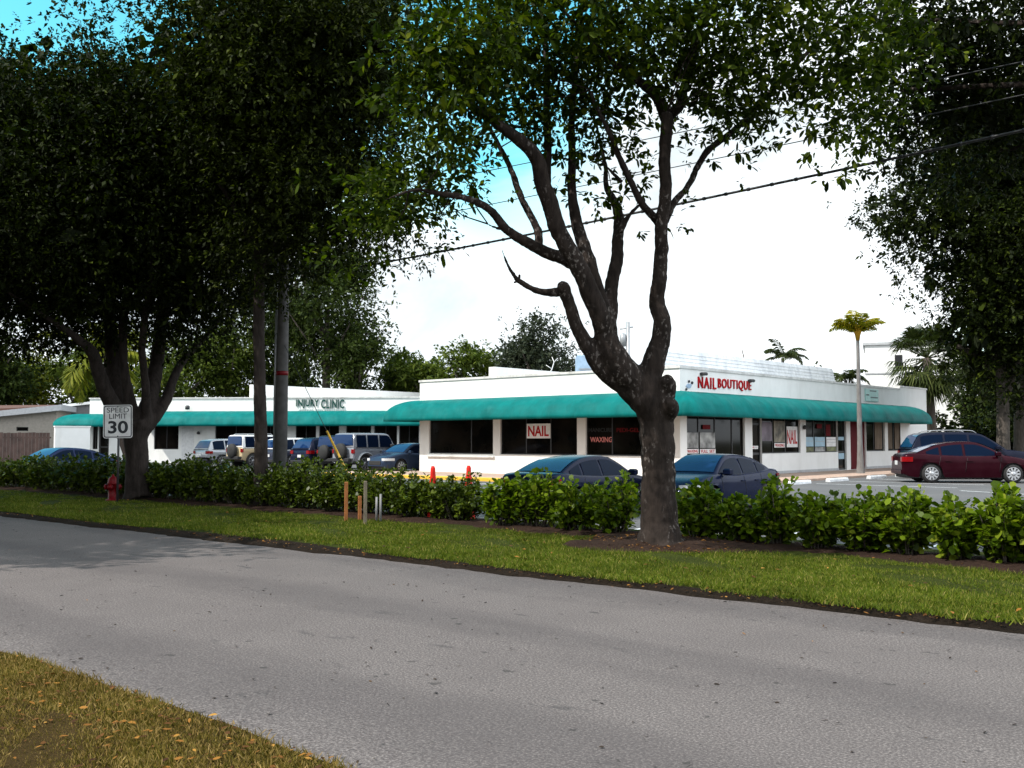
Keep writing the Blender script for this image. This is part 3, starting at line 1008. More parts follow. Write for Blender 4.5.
nsg = poster('neon_oval', 'dim red oval lit sign high in the second pane right of the big tree', 704.5, 712, 424.8, 429.3, 'red_dim')
poster('photo_poster', 'mauve photo poster beside the black glass door', 762.8, 773.5, 422, 441, 'photo3')
poster('photo_poster', 'tan photo poster above a small banner, between the mauve poster and the NAIL banner', 775.5, 786.3, 421, 442, 'photo2')
poster('window_banner', 'small white banner reading WAXING in red, beside the tall NAIL banner', 775.8, 786.3, 443, 447.5, 'white_board', [('WAXING', 'red_letter', .06, .94, .15, .85)])
poster('window_banner', 'tall white banner with huge red letters NAIL on the shop side window', 788.3, 799, 426.5, 447.2, 'white_board', [('NAIL', 'red_letter', .03, .95, .16, .84)])
poster('window_poster', 'pale blue poster right of the wall lantern column, leftmost of three', 806.6, 814.8, 437, 446.5, 'blue_poster', bars=[(.05, .95, .55, .6)])
poster('window_poster', 'pale blue poster in the middle of the three side by side', 816.2, 826.2, 437, 446.5, 'blue_poster', bars=[(.05, .95, .5, .55)])
poster('window_poster', 'whitish grey poster with printed lines, rightmost of three', 827.8, 837.2, 437, 446.5, 'white_board', bars=[(.05, .95, .72, .78), (.05, .95, .42, .47)])
poster('window_print', 'dark striped green print under the leftmost blue poster', 806.6, 814.8, 447.2, 451.6, 'green_print')
poster('window_print', 'pale striped print under the middle blue poster', 816.2, 826.2, 447, 451.4, 'photo')
poster('window_print', 'yellow green print under the whitish poster', 827.8, 837.2, 446.8, 451.2, 'green_print')
poster('window_sticker', 'red heart shaped sticker above the middle blue poster', 818.5, 823.5, 424, 428.5, 'red_dim')
poster('window_sticker', 'tall dark red strip above the whitish poster', 827.5, 832, 424.5, 436, 'red_dim')
poster('door_notice', 'pale blue notice high on the second black glass door', 839.7, 845.3, 436.8, 440.2, 'blue_poster')
poster('door_notice', 'pale blue notice low on the second black glass door', 839.7, 845.3, 453.2, 459, 'blue_poster')
poster('door_notice', 'red and white arrow notice on the first black glass door', 753.2, 759.5, 445.8, 449, 'white_board', [('<', 'red_letter', .1, .4, .2, .8)], bars=[(.4, .9, .4, .6)])

# rooftop machinery
ac = thing('rooftop_unit', 'pale blue air conditioning box on the shop roof, seen through the tree fork', 'rooftop unit', at(591, 378, 45))
p = at(577, 377, 45); q_ = at(606, 355, 45)
Mx = Matrix.Translation((p.x, p.y, 0)) @ Matrix.Rotation(YAW, 4, 'Z')
mb = MB(); mb.box((0, 0, 3.6), (1.35, 1.2, q_.z), M=Mx, bev=.03)
to_local(mb.build('casing', M['ac']), ac)
mb = MB()
for i in range(8): mb.box((.1, -.02, 4.0 + i * .11), (1.25, -.003, 4.05 + i * .11), M=Mx)
to_local(mb.build('louvre', M['galv']), ac)
an = thing('antenna', 'thin bent white antenna on the shop roof edge', 'antenna', at(552, 372, 46))
mb = MB()
pts = [at(548, 376, 46), at(552, 369, 46), at(554, 362, 46), at(552, 357, 46)]
mb.tube(pts, [.03, .025, .02, .015], 6)
mb.tube([at(552, 369, 46), at(546, 365, 46)], [.02, .012], 6)
mb.tube([at(554, 362, 46), at(558, 358, 46)], [.02, .012], 6)
to_local(mb.build('mast', M['white_frame']), an)

# ------------------------------------------------------------------ the clinic wing
A = at(89, 440, 71); B = at(470, 440, 68.5)
wing = Face((A.x, A.y), (B.x - A.x, B.y - A.y), ((B - A).y, -(B - A).x))
WL = (Vector((B.x, B.y, 0)) - Vector((A.x, A.y, 0))).length
wu = wing.u
clinic = thing('clinic_building', 'long low white clinic wing with teal awning far behind the parked cars', 'building', (A.x, A.y, 0))
ZW = 4.5
mb = MB()
wins = [(92.5, 97.6, .95), (98.5, 109, .05), (154, 178.5, .95), (215, 256, .95), (264, 276, .95), (295.5, 316, .95), (319, 339, .95), (346, 371, .95), (374, 397, .95), (399, 419, .95)]
wh = [(wu(a), wu(b_), c_, 2.9) for a, b_, c_ in wins]
facade(mb, wing, 0, WL, -0.2, ZW, wh)
facade(mb, Face(wing.P(0, 0), wing.n * -1, wing.ud * -1), 0, 6, -0.2, ZW, [])
to_local(mb.build('wall', M['wall']), clinic)
for i, h in enumerate(wh):
    if i == 1:
        window(wing, clinic, *h, trans=[1.1], name='door', fr=.12)
    else:
        window(wing, clinic, *h, mulls=[(h[0] + h[1]) / 2], name='window')
mb = MB(); mb.box((wu(182), -0.03, .05), (wu(194), -.003, 2.45), M=wing.M, bev=.01)
to_local(mb.build('door', M['white_frame']), clinic)
mb = MB(); mb.box((-.05, -.06, ZW + .002), (WL, .3, ZW + .09), M=wing.M)
to_local(mb.build('coping', M['coping']), clinic)
mb = MB(); mb.box((0, .31, 3.3), (WL, 12, 3.5), M=wing.M)
to_local(mb.build('roof', M['coping']), clinic)
r0 = at(252, 440, 72); 
mb = MB(); x_ = r0.x
yA = r0.y; zt_ = H + (440 - 384.5) * 0.072
e1 = at(425, 440, 84)
rows_ = [(r0.x, r0.y), (e1.x, e1.y)]
mb.box((r0.x - .4, r0.y, 3.4), (r0.x, r0.y + 26, zt_))
to_local(mb.build('fire_wall', M['wall']), clinic)
pw = lambda px: wing.P(wu(px), 0)
aw = to_local(awning([pw(165) - wing.n * 2, pw(165), pw(500)], 3.62, 2.72, 2.55, 1.35), clinic)
aw2 = to_local(awning([pw(80) - wing.n * 2, pw(80), pw(99), pw(99) - wing.n * 2], 3.45, 2.68, 2.52, 1.3), clinic)
mb = MB(); mb.lathe([(.05, 0), (.16, .02), (.16, .22), (.08, .3)], 10, M=Matrix.Translation(wing.P(wu(189), 3.72, .35)))
to_local(mb.build('lamp', M['dark_metal']), clinic)
mb = MB(); mb.lathe([(.03, 0), (.12, .02), (.12, .1), (.05, .2)], 10, M=Matrix.Translation(wing.P(wu(199), 2.0, .12)))
to_local(mb.build('lamp', M['dark_metal']), clinic)
# low white screen wall at its left end
scw = thing('screen_wall', 'low white painted wall with tree shadows left of the clinic door', 'wall', at(73, 470, 68))
p0 = at(55, 440, 67.5); p1 = at(90, 440, 69)
sf = Face((p0.x, p0.y), (p1.x - p0.x, p1.y - p0.y), ((p1 - p0).y, -(p1 - p0).x))
mb = MB(); Ls = (Vector((p1.x, p1.y, 0)) - sf.o).length
mb.box((0, 0, -.2), (Ls, .25, 2.48), M=sf.M, bev=.01)
to_local(mb.build('panel', M['wall']), scw)
mb = MB(); mb.box((-.04, -.04, 2.482), (Ls + .04, .29, 2.56), M=sf.M)
to_local(mb.build('cap', M['wall']), scw)
# INJURY CLINIC
ic = thing('clinic_sign', 'raised dark green INJURY CLINIC letters on the far white wing above the awning', 'sign', wing.P(wu(321), 3.9, .2))
Mo = wing.M @ Matrix.Translation((0, -.02, 0))
for body, a, b_ in (('INJURY', 296, 318.5), ('CLINIC', 321, 344)):
    ua = wu(a); ub = wu(b_)
    zt_, zb_ = wing.uz(320, 399.4)[1], wing.uz(320, 408.4)[1]
    to_local(lettering(body, M['green_letter'], Mo, ua, ub, zb_, zt_, 0.06, 0.015, spacing=1.12), ic)
mb = MB()
u0_, u1_ = wu(299), wu(346)
zt_, zb_ = wing.uz(320, 409.2)[1], wing.uz(320, 411.6)[1]
n_ = 26
for i in range(n_):
    if i in (8, 13):
        to_local(mb.build('small_lettering', M['pale_letter']), ic); mb = MB(); continue
    q = u0_ + (u1_ - u0_) * i / n_
    mb.box((q, -.10, zb_), (q + (u1_ - u0_) / n_ * .6, -.003, zt_), M=wing.M)
to_local(mb.build('small_lettering', M['pale_letter']), ic)

# ------------------------------------------------------------------ house and fence at far left
house = thing('house', 'beige single storey house with grey shed roof and wooden fence in front', 'house', at(10, 470, 74))
p0 = at(-70, 440, 72); p1 = at(56, 440, 74)
hf = Face((p0.x, p0.y), (p1.x - p0.x, p1.y - p0.y), ((p1 - p0).y, -(p1 - p0).x))
Lh = (Vector((p1.x, p1.y, 0)) - hf.o).length
zl, zr = hf.uz(-60, 424)[1], hf.uz(56, 411)[1]
wdw = (hf.u(16), hf.u(28), hf.uz(20, 431)[1], hf.uz(20, 427)[1])
mb = MB(); facade(mb, hf, 0, Lh, -.2, zl, [wdw], .15)
mb.add([hf.P(0, zl), hf.P(Lh, zl), hf.P(Lh, zr)], [[0, 1, 2]])
mb.quad(hf.P(Lh, -.2), hf.P(Lh, -.2, -9), hf.P(Lh, zr, -9), hf.P(Lh, zr))
to_local(mb.build('wall', M['beige']), house)
window(hf, house, *wdw, fr=.05)
mb = MB()
a = [hf.P(-1, zl - .1, .6), hf.P(Lh + .4, zr + .04, .6), hf.P(Lh + .4, zr + .04, -9), hf.P(-1, zl - .1, -9)]
up = Vector((0, 0, .42))
mb.add(a + [p + up for p in a], [[3, 2, 1, 0], [4, 5, 6, 7], [0, 1, 5, 4], [1, 2, 6, 5], [2, 3, 7, 6], [3, 0, 4, 7]])
to_local(mb.build('roof', M['fascia']), house)
mb = MB()
zs = (zl - .1) + (zr - zl + .14) * (hf.u(45) + 1) / (Lh + 1.4) + .45
a = [hf.P(-1, zl + .9, -.8), hf.P(hf.u(45), zs, -.8), hf.P(hf.u(45), zs + .3, -6), hf.P(-1, zl + 1.5, -6)]
mb.add(a + [p - Vector((0, 0, .5)) for p in a], [[0, 1, 2, 3], [7, 6, 5, 4], [0, 4, 5, 1], [1, 5, 6, 2], [2, 6, 7, 3], [3, 7, 4, 0]])
to_local(mb.build('upper_roof', M['red_roof']), house)
gs = thing('shed', 'dark grey shed with pale sloping roof edge behind the white screen wall', 'shed', at(74, 470, 80))
p0 = at(56.5, 440, 79); p1 = at(91, 440, 80)
gf = Face((p0.x, p0.y), (p1.x - p0.x, p1.y - p0.y), ((p1 - p0).y, -(p1 - p0).x))
Lg = (Vector((p1.x, p1.y, 0)) - gf.o).length
za, zb = gf.uz(57, 408.5)[1], gf.uz(90, 404)[1]
mb = MB()
V = [gf.P(0, -.2), gf.P(Lg, -.2), gf.P(Lg, zb), gf.P(0, za)]
V2 = [v - gf.n * 5 for v in V]
mb.add(V + V2, [[0, 1, 2, 3], [7, 6, 5, 4], [0, 4, 5, 1], [1, 5, 6, 2], [2, 6, 7, 3], [3, 7, 4, 0]])
to_local(mb.build('wall', M['house_grey']), gs)
mb = MB()
V = [gf.P(-.8, za - .06, .3), gf.P(Lg + .2, zb + .03, .3), gf.P(Lg + .2, zb + .03, -5), gf.P(-.8, za - .06, -5)]
mb.add(V + [v + Vector((0, 0, .2)) for v in V], [[3, 2, 1, 0], [4, 5, 6, 7], [0, 1, 5, 4], [1, 2, 6, 5], [2, 3, 7, 6], [3, 0, 4, 7]])
to_local(mb.build('roof', M['wall']), gs)
fn = thing('fence', 'reddish brown board fence in front of the beige house', 'fence', at(10, 470, 62))
p0 = at(-60, 440, 60); p1 = at(51, 440, 62)
ff = Face((p0.x, p0.y), (p1.x - p0.x, p1.y - p0.y), ((p1 - p0).y, -(p1 - p0).x))
Lf = (Vector((p1.x, p1.y, 0)) - ff.o).length
M['fence'] = simple('red_brown_boards', (0.085, 0.052, 0.044), 0.85, var=0.4, scale=2)
mb = MB(); nb_ = int(Lf / .2)
for i in range(nb_):
    mb.box((i * .2, .0 + .012 * (i % 2), -.2), (i * .2 + .188, .03 + .012 * (i % 2), 2.05 + random.uniform(-.03, .03)), M=ff.M)
to_local(mb.build('board_panel', M['fence']), fn)
mb = MB()
for z in (.4, 1.7): mb.box((0, .045, z), (Lf, .1, z + .1), M=ff.M)
to_local(mb.build('rail', M['fence']), fn)

# ------------------------------------------------------------------ white building beyond
wb = thing('background_building', 'plain white two storey building behind the fan palm', 'building', at(905, 470, 85))
p0 = at(866.5, 440, 84); p1 = at(965, 440, 81.4)
bf = Face((p0.x, p0.y), (p1.x - p0.x, p1.y - p0.y), ((p1 - p0).y, -(p1 - p0).x))
Lb = (Vector((p1.x, p1.y, 0)) - bf.o).length
zt_ = bf.uz(880, 345)[1]
mb = MB(); mb.box((0, 0, -.2), (Lb, 8, zt_), M=bf.M)
to_local(mb.build('wall', M['wall']), wb)
mb = MB(); mb.box((-.15, -.15, zt_ + .003), (Lb + .2, 8, zt_ + .22), M=bf.M)
to_local(mb.build('roof', M['wall_grey']), wb)
mb = MB(); zc = bf.uz(880, 374)[1]; mb.box((-.05, -.06, zc), (Lb, -.003, zc + .12), M=bf.M)
to_local(mb.build('ledge', M['wall_grey']), wb)
mb = MB(); zc = bf.uz(880, 357)[1]; mb.box((bf.u(896.5), -.05, bf.uz(897, 368)[1]), (bf.u(904), -.003, bf.uz(897, 355)[1]), M=bf.M)
to_local(mb.build('window', M['black_frame']), wb)

# ------------------------------------------------------------------ cars
def interp(pts, x):
    xs = [p[0] for p in pts]; ys = [p[1] for p in pts]
    return float(np.interp(x, xs, ys))


def smooth(pts, n=4):
    """Catmull-Rom through profile points so hoods and roofs are not faceted"""
    out = []
    for i in range(len(pts) - 1):
        p0, p1, p2, p3 = pts[max(i - 1, 0)], pts[i], pts[i + 1], pts[min(i + 2, len(pts) - 1)]
        for k in range(n):
            u = k / n
            out.append(tuple(0.5 * (2 * b + (c - a) * u + (2 * a - 5 * b + 4 * c - d) * u * u + (3 * b - a - 3 * c + d) * u ** 3) for a, b, c, d in zip(p0, p1, p2, p3)))
    out.append(pts[-1])
    out.sort()
    return out


SEDAN = dict(L=4.65, W=1.82, wheel=(1.38, -1.36), wr=0.33, sill=0.20, belt=0.92,
             deck=[(-2.32, .72), (-2.26, .96), (-2.1, 1.03), (-1.7, 1.05), (-1.2, 1.0), (0, .95), (1.0, .97), (1.5, .91), (2.0, .80), (2.22, .68), (2.32, .55)],
             width=[(-2.32, .70), (-2.24, .80), (-1.9, .88), (-1, .91), (0.8, .91), (1.7, .88), (2.05, .80), (2.25, .64), (2.32, .52)],
             roof=[(-1.86, 1.03), (-1.45, 1.21), (-1.0, 1.36), (-.5, 1.43), (0, 1.445), (.3, 1.41), (.7, 1.24), (1.16, .965)], wroof=.57, wbelt=.80,
             rearscreen=(-1.78, -1.08), frontscreen=(.33, 1.09), side=(-1.50, .98), posts=(-.22, -1.02))
SUV = dict(L=4.9, W=1.93, wheel=(1.48, -1.42), wr=0.38, sill=0.27, belt=1.10,
           deck=[(-2.45, .75), (-2.42, 1.08), (-2.3, 1.12), (-1.2, 1.10), (.9, 1.12), (1.4, 1.10), (2.0, 1.02), (2.3, .92), (2.45, .62)],
           width=[(-2.45, .82), (-2.36, .90), (-1.9, .95), (1.2, .96), (1.9, .93), (2.2, .84), (2.38, .70), (2.45, .6)],
           roof=[(-2.40, 1.14), (-2.2, 1.48), (-2.02, 1.70), (-1.6, 1.78), (-.6, 1.80), (.1, 1.76), (.45, 1.62), (1.12, 1.14)], wroof=.66, wbelt=.88,
           rearscreen=(-2.36, -2.06), frontscreen=(.20, 1.06), side=(-2.02, .90), posts=(-.25, -1.15))
BOXY = dict(L=4.3, W=1.9, wheel=(1.36, -1.34), wr=0.41, sill=0.42, belt=1.18,
            deck=[(-2.1, .60), (-2.08, 1.16), (-2.0, 1.20), (0, 1.20), (.75, 1.20), (1.6, 1.16), (1.95, 1.13), (2.06, 1.05), (2.12, .6)],
            width=[(-2.1, .80), (-2.02, .83), (0, .84), (1.0, .80), (2.0, .74), (2.12, .70)],
            roof=[(-2.05, 1.20), (-2.03, 1.55), (-1.98, 1.86), (-1.6, 1.90), (-.2, 1.90), (.22, 1.86), (.40, 1.62), (.66, 1.20)], wroof=.72, wbelt=.82,
            rearscreen=(-2.045, -2.0), frontscreen=(.26, .62), side=(-1.86, .42), posts=(-.42, -1.2))


def make_car(label, cat, P, col, loc, heading, group='parked cars', name='parked_car', spokes=8, flare=None, roofcol=None, rails=False, spare=False, z=None, scale=1.0, metal=0.3):
    root = thing(name, label, cat, (loc[0], loc[1], lotz(loc[1]) if z is None else z), heading, group)
    root.scale = (scale,) * 3
    pm = paint(name + '_paint', col, metal)
    deck, width, roof = smooth(P['deck']), smooth(P['width']), smooth(P['roof'])
    L = P['L']; x0, x1 = P['deck'][0][0], P['deck'][-1][0]
    wr, sill, belt = P['wr'], P['sill'], P['belt']
    # ---- body shell
    xs = sorted(set(list(np.linspace(x0, x1, 70)) + [c + s * (wr + .055) * k for c in P['wheel'] for s in (-1, 1) for k in (.999, .97, .9, .75, .5, .25)]))

    def zlow(x):
        z_ = sill + 0.14 * max(0, (abs(x) - (L / 2 - .5)) / .5) ** 2
        for c in P['wheel']:
            dx = abs(x - c)
            R_ = wr + .055
            if dx < R_:
                z_ = max(z_, wr + math.sqrt(R_ * R_ - dx * dx))
        return z_

    def section(x):
        w_ = interp(width, x); zd = interp(deck, x); zl = min(zlow(x), zd - .12)
        sh = zd - .05
        h = sh - sill
        q = [(w_ * .955, zl), (w_ * .985, max(zl, sill + .25 * h)), (w_, max(zl, sill + .5 * h)), (w_ * .985, max(zl + .01, sill + .72 * h)), (w_ * .99, max(zl + .02, sill + .80 * h)),
             (w_ * .965, max(zl + .04, sh - .01)), (w_ * .90, zd - .006), (w_ * .55, zd + .018), (0, zd + .024)]
        return q
    rows = []
    for x in xs:
        q = section(x)
        rows.append([(x, y, z_) for y, z_ in q] + [(x, -y, z_) for y, z_ in q[-2::-1]])
    mb = MB(); mb.grid(rows)
    mb.add(rows[0], [list(range(len(rows[0])))]); mb.add(rows[-1], [list(range(len(rows[-1])))[::-1]])
    # roof and pillars
    rr = []
    xb = np.linspace(P['roof'][0][0], P['roof'][-1][0], 40)
    wrf, wb_ = P['wroof'], P['wbelt']; zmax = max(p[1] for p in P['roof'])

    def yside(z_):
        k = max(0, min(1, (z_ - belt) / (zmax - belt)))
        return wb_ + (wrf - wb_) * k ** 1.15
    for x in xb:
        zr = interp(roof, x)
        y = yside(zr)
        q = [(wb_ + .02, belt - .03), ((yside(belt + .5 * (zr - belt))), belt + .5 * (zr - belt)), (y + .012, zr - .05), (y - .015, zr - .012), (y * .8, zr + .008), (0, zr + .022)]
        rr.append([(x, a, b_) for a, b_ in q] + [(x, -a, b_) for a, b_ in q[-2::-1]])
    mi = 1 if roofcol else 0
    mb.grid(rr, mi=mi)
    body = mb.build('body', [pm, paint(name + '_roof', roofcol, 0.0) if roofcol else pm], root)
    # dark underside and arch liners
    mb = MB()
    mb.box((x0 + .15, -wb_ * .93, sill - .03), (x1 - .15, wb_ * .93, sill + .22))
    for c in P['wheel']:
        mb.box((c - wr - .04, -wb_ * .98, sill + .05), (c + wr + .04, wb_ * .98, wr * 2 + .10))
    mb.build('underbody', M['trim'], root)
    # ---- glass
    def screen(a, b_, nm):
        rows_ = []
        for x in np.linspace(a, b_, 9):
            zr = interp(roof, x)
            e = .004
            dz = (interp(roof, x + e) - interp(roof, x - e)) / (2 * e)
            nx, nz = -dz, 1.0
            l_ = math.hypot(nx, nz); nx /= l_; nz /= l_
            y = yside(zr) - .06
            r_ = []
            for k in np.linspace(-1, 1, 9):
                cr = .022 if abs(k) < .01 else .022 - .014 * abs(k) ** 1.5
                o_ = .010 + cr
                r_.append((x + nx * o_, y * k, zr + nz * o_))
            rows_.append(r_)
        g = MB(); g.grid(rows_, flip=False)
        return g.build(nm, M['carglass'], root)
    screen(*P['rearscreen'], 'rear_window'); screen(*P['frontscreen'], 'windshield')
    a0, a1 = P['side']
    cuts = [a0] + sorted(P['posts']) + [a1]
    zb0 = belt + .035
    for sy in (1, -1):
        for i in range(len(cuts) - 1):
            xa, xb_ = cuts[i] + (.045 if i else 0), cuts[i + 1] - (.045 if i < len(cuts) - 2 else 0)
            up_, lo_ = [], []
            for x in np.linspace(xa, xb_, 9):
                zr = max(zb0 + .012, interp(roof, x) - .085)
                up_.append((x, zr)); lo_.append((x, zb0))
            rows_ = []
            for (x, zu), (_, zl) in zip(up_, lo_):
                rows_.append([(x, sy * (yside(zl + (zu - zl) * k) + .013), zl + (zu - zl) * k) for k in np.linspace(0, 1, 6)])
            g = MB(); g.grid(rows_, flip=sy > 0)
            g.build('side_window', M['sideglass'], root)
    # chrome/black line under the windows
    for sy in (1, -1):
        g = MB()
        xs_ = np.linspace(a0 - .1, a1 + .05, 12)
        g.tube([(x, sy * (yside(zb0) + .02), zb0 - .012) for x in xs_], .012, 5)
        g.build('window_trim', M['trim'], root)
    # ---- lamps: patches of the body corner
    def patch(xa, xb_, va, vb, nm, mat):
        for sy in (1, -1):
            rows_ = []
            for x in np.linspace(xa, xb_, 7):
                w_ = interp(width, x); zd = interp(deck, x)
                e = .01
                dw = (interp(width, x + e) - interp(width, x - e)) / (2 * e)
                l_ = math.hypot(dw, 1)
                rows_.append([(x + (-dw / l_) * .016, sy * (w_ * .985 + .016 / l_ + .012), va + (vb - va) * k) for k in (0, .33, .66, 1)])
            # wrap on to the end face
            xe = xb_ if abs(xb_) > abs(xa) else xa
            s_ = 1 if xe > 0 else -1
            w_ = interp(width, xe)
            tail = [[(xe + s_ * .03, sy * (w_ * k_), va + (vb - va) * k) for k in (0, .33, .66, 1)] for k_ in ((.96, .9, .84) if spare else (.96, .84, .70))]
            rows_ = rows_ + tail if xe == xb_ else tail[::-1] + rows_
            g = MB(); g.grid(rows_, flip=(sy > 0))
            g.grid([[(p[0] * .995, p[1] * .97, p[2]) for p in r] for r in rows_], flip=(sy < 0))
            g.build(nm, M[mat], root)
    zt = interp(deck, x0 + .12); zf = interp(deck, x1 - .25)
    if spare:
        patch(x0 + .02, x0 + .10, .92, 1.12, 'tail_light', 'lamp_red')
        patch(x1 - .10, x1 - .02, .90, 1.06, 'headlight', 'lamp_clear')
    elif P is SUV:
        patch(x0 + .03, x0 + .32, zt - .22, zt - .04, 'tail_light', 'lamp_red')
        patch(x1 - .42, x1 - .06, zf - .22, zf - .08, 'headlight', 'lamp_clear')
    else:
        patch(x0 + .03, x0 + .34, zt - .26, zt - .09, 'tail_light', 'lamp_red')
        patch(x1 - .50, x1 - .07, zf - .17, zf - .05, 'headlight', 'lamp_clear')
    # ---- wheels
    for c in P['wheel']:
        for sy in (1, -1):
            yw = interp(width, c) - .115
            Mw = Matrix.Translation((c, sy * yw, wr)) @ Matrix.Rotation(-sy * PI / 2, 4, 'X')
            g = MB()
            g.lathe([(wr * .66, .10), (wr * .93, .105), (wr, .06), (wr, -.09), (wr * .9, -.11), (.05, -.11)][::-1], 28, M=Mw)
            wl_ = g.build('wheel', M['tyre'], root)
            g = MB()
            g.lathe([(wr * .60, .085), (wr * .69, .112), (wr * .71, .104), (wr * .62, .05)], 28, M=Mw)
            for k in range(spokes):
                a = 2 * PI * k / spokes
                g.box((.03, -.030, .098), (wr * .66, .030, .116), M=Mw @ Matrix.Rotation(a, 4, 'Z'))
            g.lathe([(.075, .09), (.075, .118), (.05, .124), (.01, .124)], 14, M=Mw)
            g.build('rim', M['rim'], wl_)
            if flare:
                g = MB(); rows_ = []
                for a in np.linspace(.05, PI - .05, 16):
                    R_ = wr + .06
                    x = c + R_ * math.cos(a) * 1.1; z_ = wr + R_ * math.sin(a) * 1.08
                    rows_.append([(x, sy * (yw + .08), z_ - .02), (x, sy * (yw + .25), z_), (x, sy * (yw + .25), z_ + .05), (x, sy * (yw + .06), z_ + .07)])
                g.grid(rows_, flip=sy < 0); g.build('fender_flare', M['flare'] if 'flare' in M else pm, root)
    # ---- small parts
    for sy in (1, -1):
        g = MB()
        xm = a1 - .12
        g.box((xm - .09, sy * .98 - .10, zb0 - .01), (xm + .07, sy * .98 + .10, zb0 + .15), bev=.035)
        g.box((xm - .02, min(sy * .80, sy * .9), zb0 + .01), (xm + .04, max(sy * .80, sy * .9), zb0 + .05))
        g.build('mirror', pm if not spare else M['trim'], root)
        for xd in (P['posts'][0] + .05, P['posts'][1] + .12):
            g = MB(); yv = interp(width, xd) * .985
            g.box((xd, min(sy * yv, sy * (yv + .03)), belt - .16), (xd + .2, max(sy * yv, sy * (yv + .03)), belt - .125), bev=.008)
            g.build('door_handle', pm, root)
        for xd in (P['posts'][0], a1 - .06, P['posts'][1] - .10):
            q = section(xd)[1:6]
            g = MB(); g.tube([(xd + .02 * i_, sy * (y_ + .001), z_) for i_, (y_, z_) in enumerate(q)], .006, 5)
            g.build('door_gap', M['trim'], root)
    g = MB(); zp = sill + .42
    g.box((x0 - .022, -.16, zp if not spare else .62), (x0 - .004, .16, (zp if not spare else .62) + .15), bev=.004)
    g.build('license_plate', M['plate'], root)
    g = MB(); g.box((x1 - .02, -interp(width, x1) * .8, sill + .20), (x1 + .02, interp(width, x1) * .8, sill + .40), bev=.015)
    g.build('grille', M['trim'], root)
    g = MB()
    g.box((x0 - .03, -interp(width, x0) * .98, sill + .1), (x0 + .05, interp(width, x0) * .98, sill + .26), bev=.02)
    g.build('bumper', M['trim'] if P is not SEDAN else pm, root)
    if rails:
        g = MB()
        for sy in (1, -1):
            xs_ = np.linspace(-1.7, .1, 14)
            g.tube([(x, sy * (wrf - .06), interp(roof, x) + (.075 if 0 < i < 13 else .0)) for i, x in enumerate(xs_)], .02, 6)
        g.build('roof_rail', M['galv'], root)
    if spare:
        g = MB(); Ms = Matrix.Translation((x0 - .16, -.05, 1.0)) @ Matrix.Rotation(PI / 2, 4, 'Y')
        g.lathe([(.06, -.1), (wr * .95, -.1), (wr, -.05), (wr, .08), (wr * .92, .11), (wr * .6, .1), (.05, .08)], 26, M=Ms)
        g.build('spare_wheel', M['tyre'], root)
        g = MB(); g.box((x0 - .2, -.7, .5), (x0 - .02, .7, .68), bev=.03)
        g.build('rear_bumper', M['trim'], root)
    return root


def edge_pos(px, d, hx, L, W, corner):
    """centre of a car whose given corner stands at pixel column px, depth d, heading along world +Y (hx=1) or -Y (hx=-1)"""
    p = at(px, 440, d)
    return (p.x + (W / 2 if corner[0] < 0 else -W / 2), p.y + (L / 2 if corner[1] < 0 else -L / 2))


NAVY = (0.006, 0.010, 0.030)
UPH = PI / 2         # heading +Y
DNH = -PI / 2        # heading -Y
make_car('dark navy sedan seen from its tail, behind the hedge left of the big tree', 'car', SEDAN, NAVY, edge_pos(494, 23.6, 1, 4.5, 1.8, (-1, -1)), UPH, scale=.955)
make_car('dark blue sedan with its nose to the street, right of the big tree trunk', 'car', SEDAN, (0.006, 0.011, 0.036), edge_pos(785, 26.2, -1, 4.5, 1.8, (1, 1)), DNH, scale=.955)
hr = math.atan2(RY, RX)
pc = at(963, 440, 38.6)
make_car('maroon sedan side on with bright alloy wheels near the far right walkway', 'car', SEDAN, (0.022, 0.0012, 0.005), (pc.x, pc.y), hr - .12, spokes=10, scale=1.07, metal=.4)
pc = at(968, 440, 42.3)
make_car('tall dark navy sport utility car with roof rails behind the maroon sedan', 'car', SUV, (0.008, 0.010, 0.022), (pc.x, pc.y), hr - .10, rails=True, scale=1.08)
pc = at(60, 440, 41.0)
make_car('dark blue sedan at far left with its roof just above the shaded hedge', 'car', SEDAN, (0.012, 0.020, 0.06), (pc.x, pc.y), DNH + .15)
make_car('silver compact hatchback with dark rear window, leftmost of the cars by the clinic', 'car', dict(SUV, L=4.2, rearscreen=(-2.36, -2.08)), (0.36, 0.37, 0.39), edge_pos(195, 61, 1, 4.2, 1.8, (-1, -1)), UPH, 'cars parked by the clinic', scale=.93, metal=.6)
make_car('tan and white boxy off road car with a black spare wheel on its tail', 'car', BOXY, (0.42, 0.33, 0.20), edge_pos(224, 58.5, 1, 4.3, 1.9, (-1, -1)), UPH, 'cars parked by the clinic', roofcol=(0.7, 0.7, 0.69), spare=True, rails=True)
make_car('dark blue and white topped car half hidden behind the utility pole', 'car', SUV, (0.035, 0.04, 0.06), edge_pos(260, 57.5, 1, 4.5, 1.9, (-1, -1)), UPH, 'cars parked by the clinic', roofcol=(0.6, 0.6, 0.6), scale=.96)
make_car('dark blue hatchback just right of the utility pole, white plate on its tail', 'car', SUV, (0.008, 0.011, 0.028), edge_pos(291, 55.3, 1, 4.5, 1.9, (-1, -1)), UPH, 'cars parked by the clinic', scale=.97)
make_car('black boxy off road car with a spare wheel, beside the yellow wire guard', 'car', BOXY, (0.010, 0.010, 0.012), edge_pos(313, 53.3, 1, 4.3, 1.9, (-1, -1)), UPH, 'cars parked by the clinic', spare=True, scale=.97)
M['flare'] = paint('flare_paint', (0.30, 0.31, 0.33), .5)
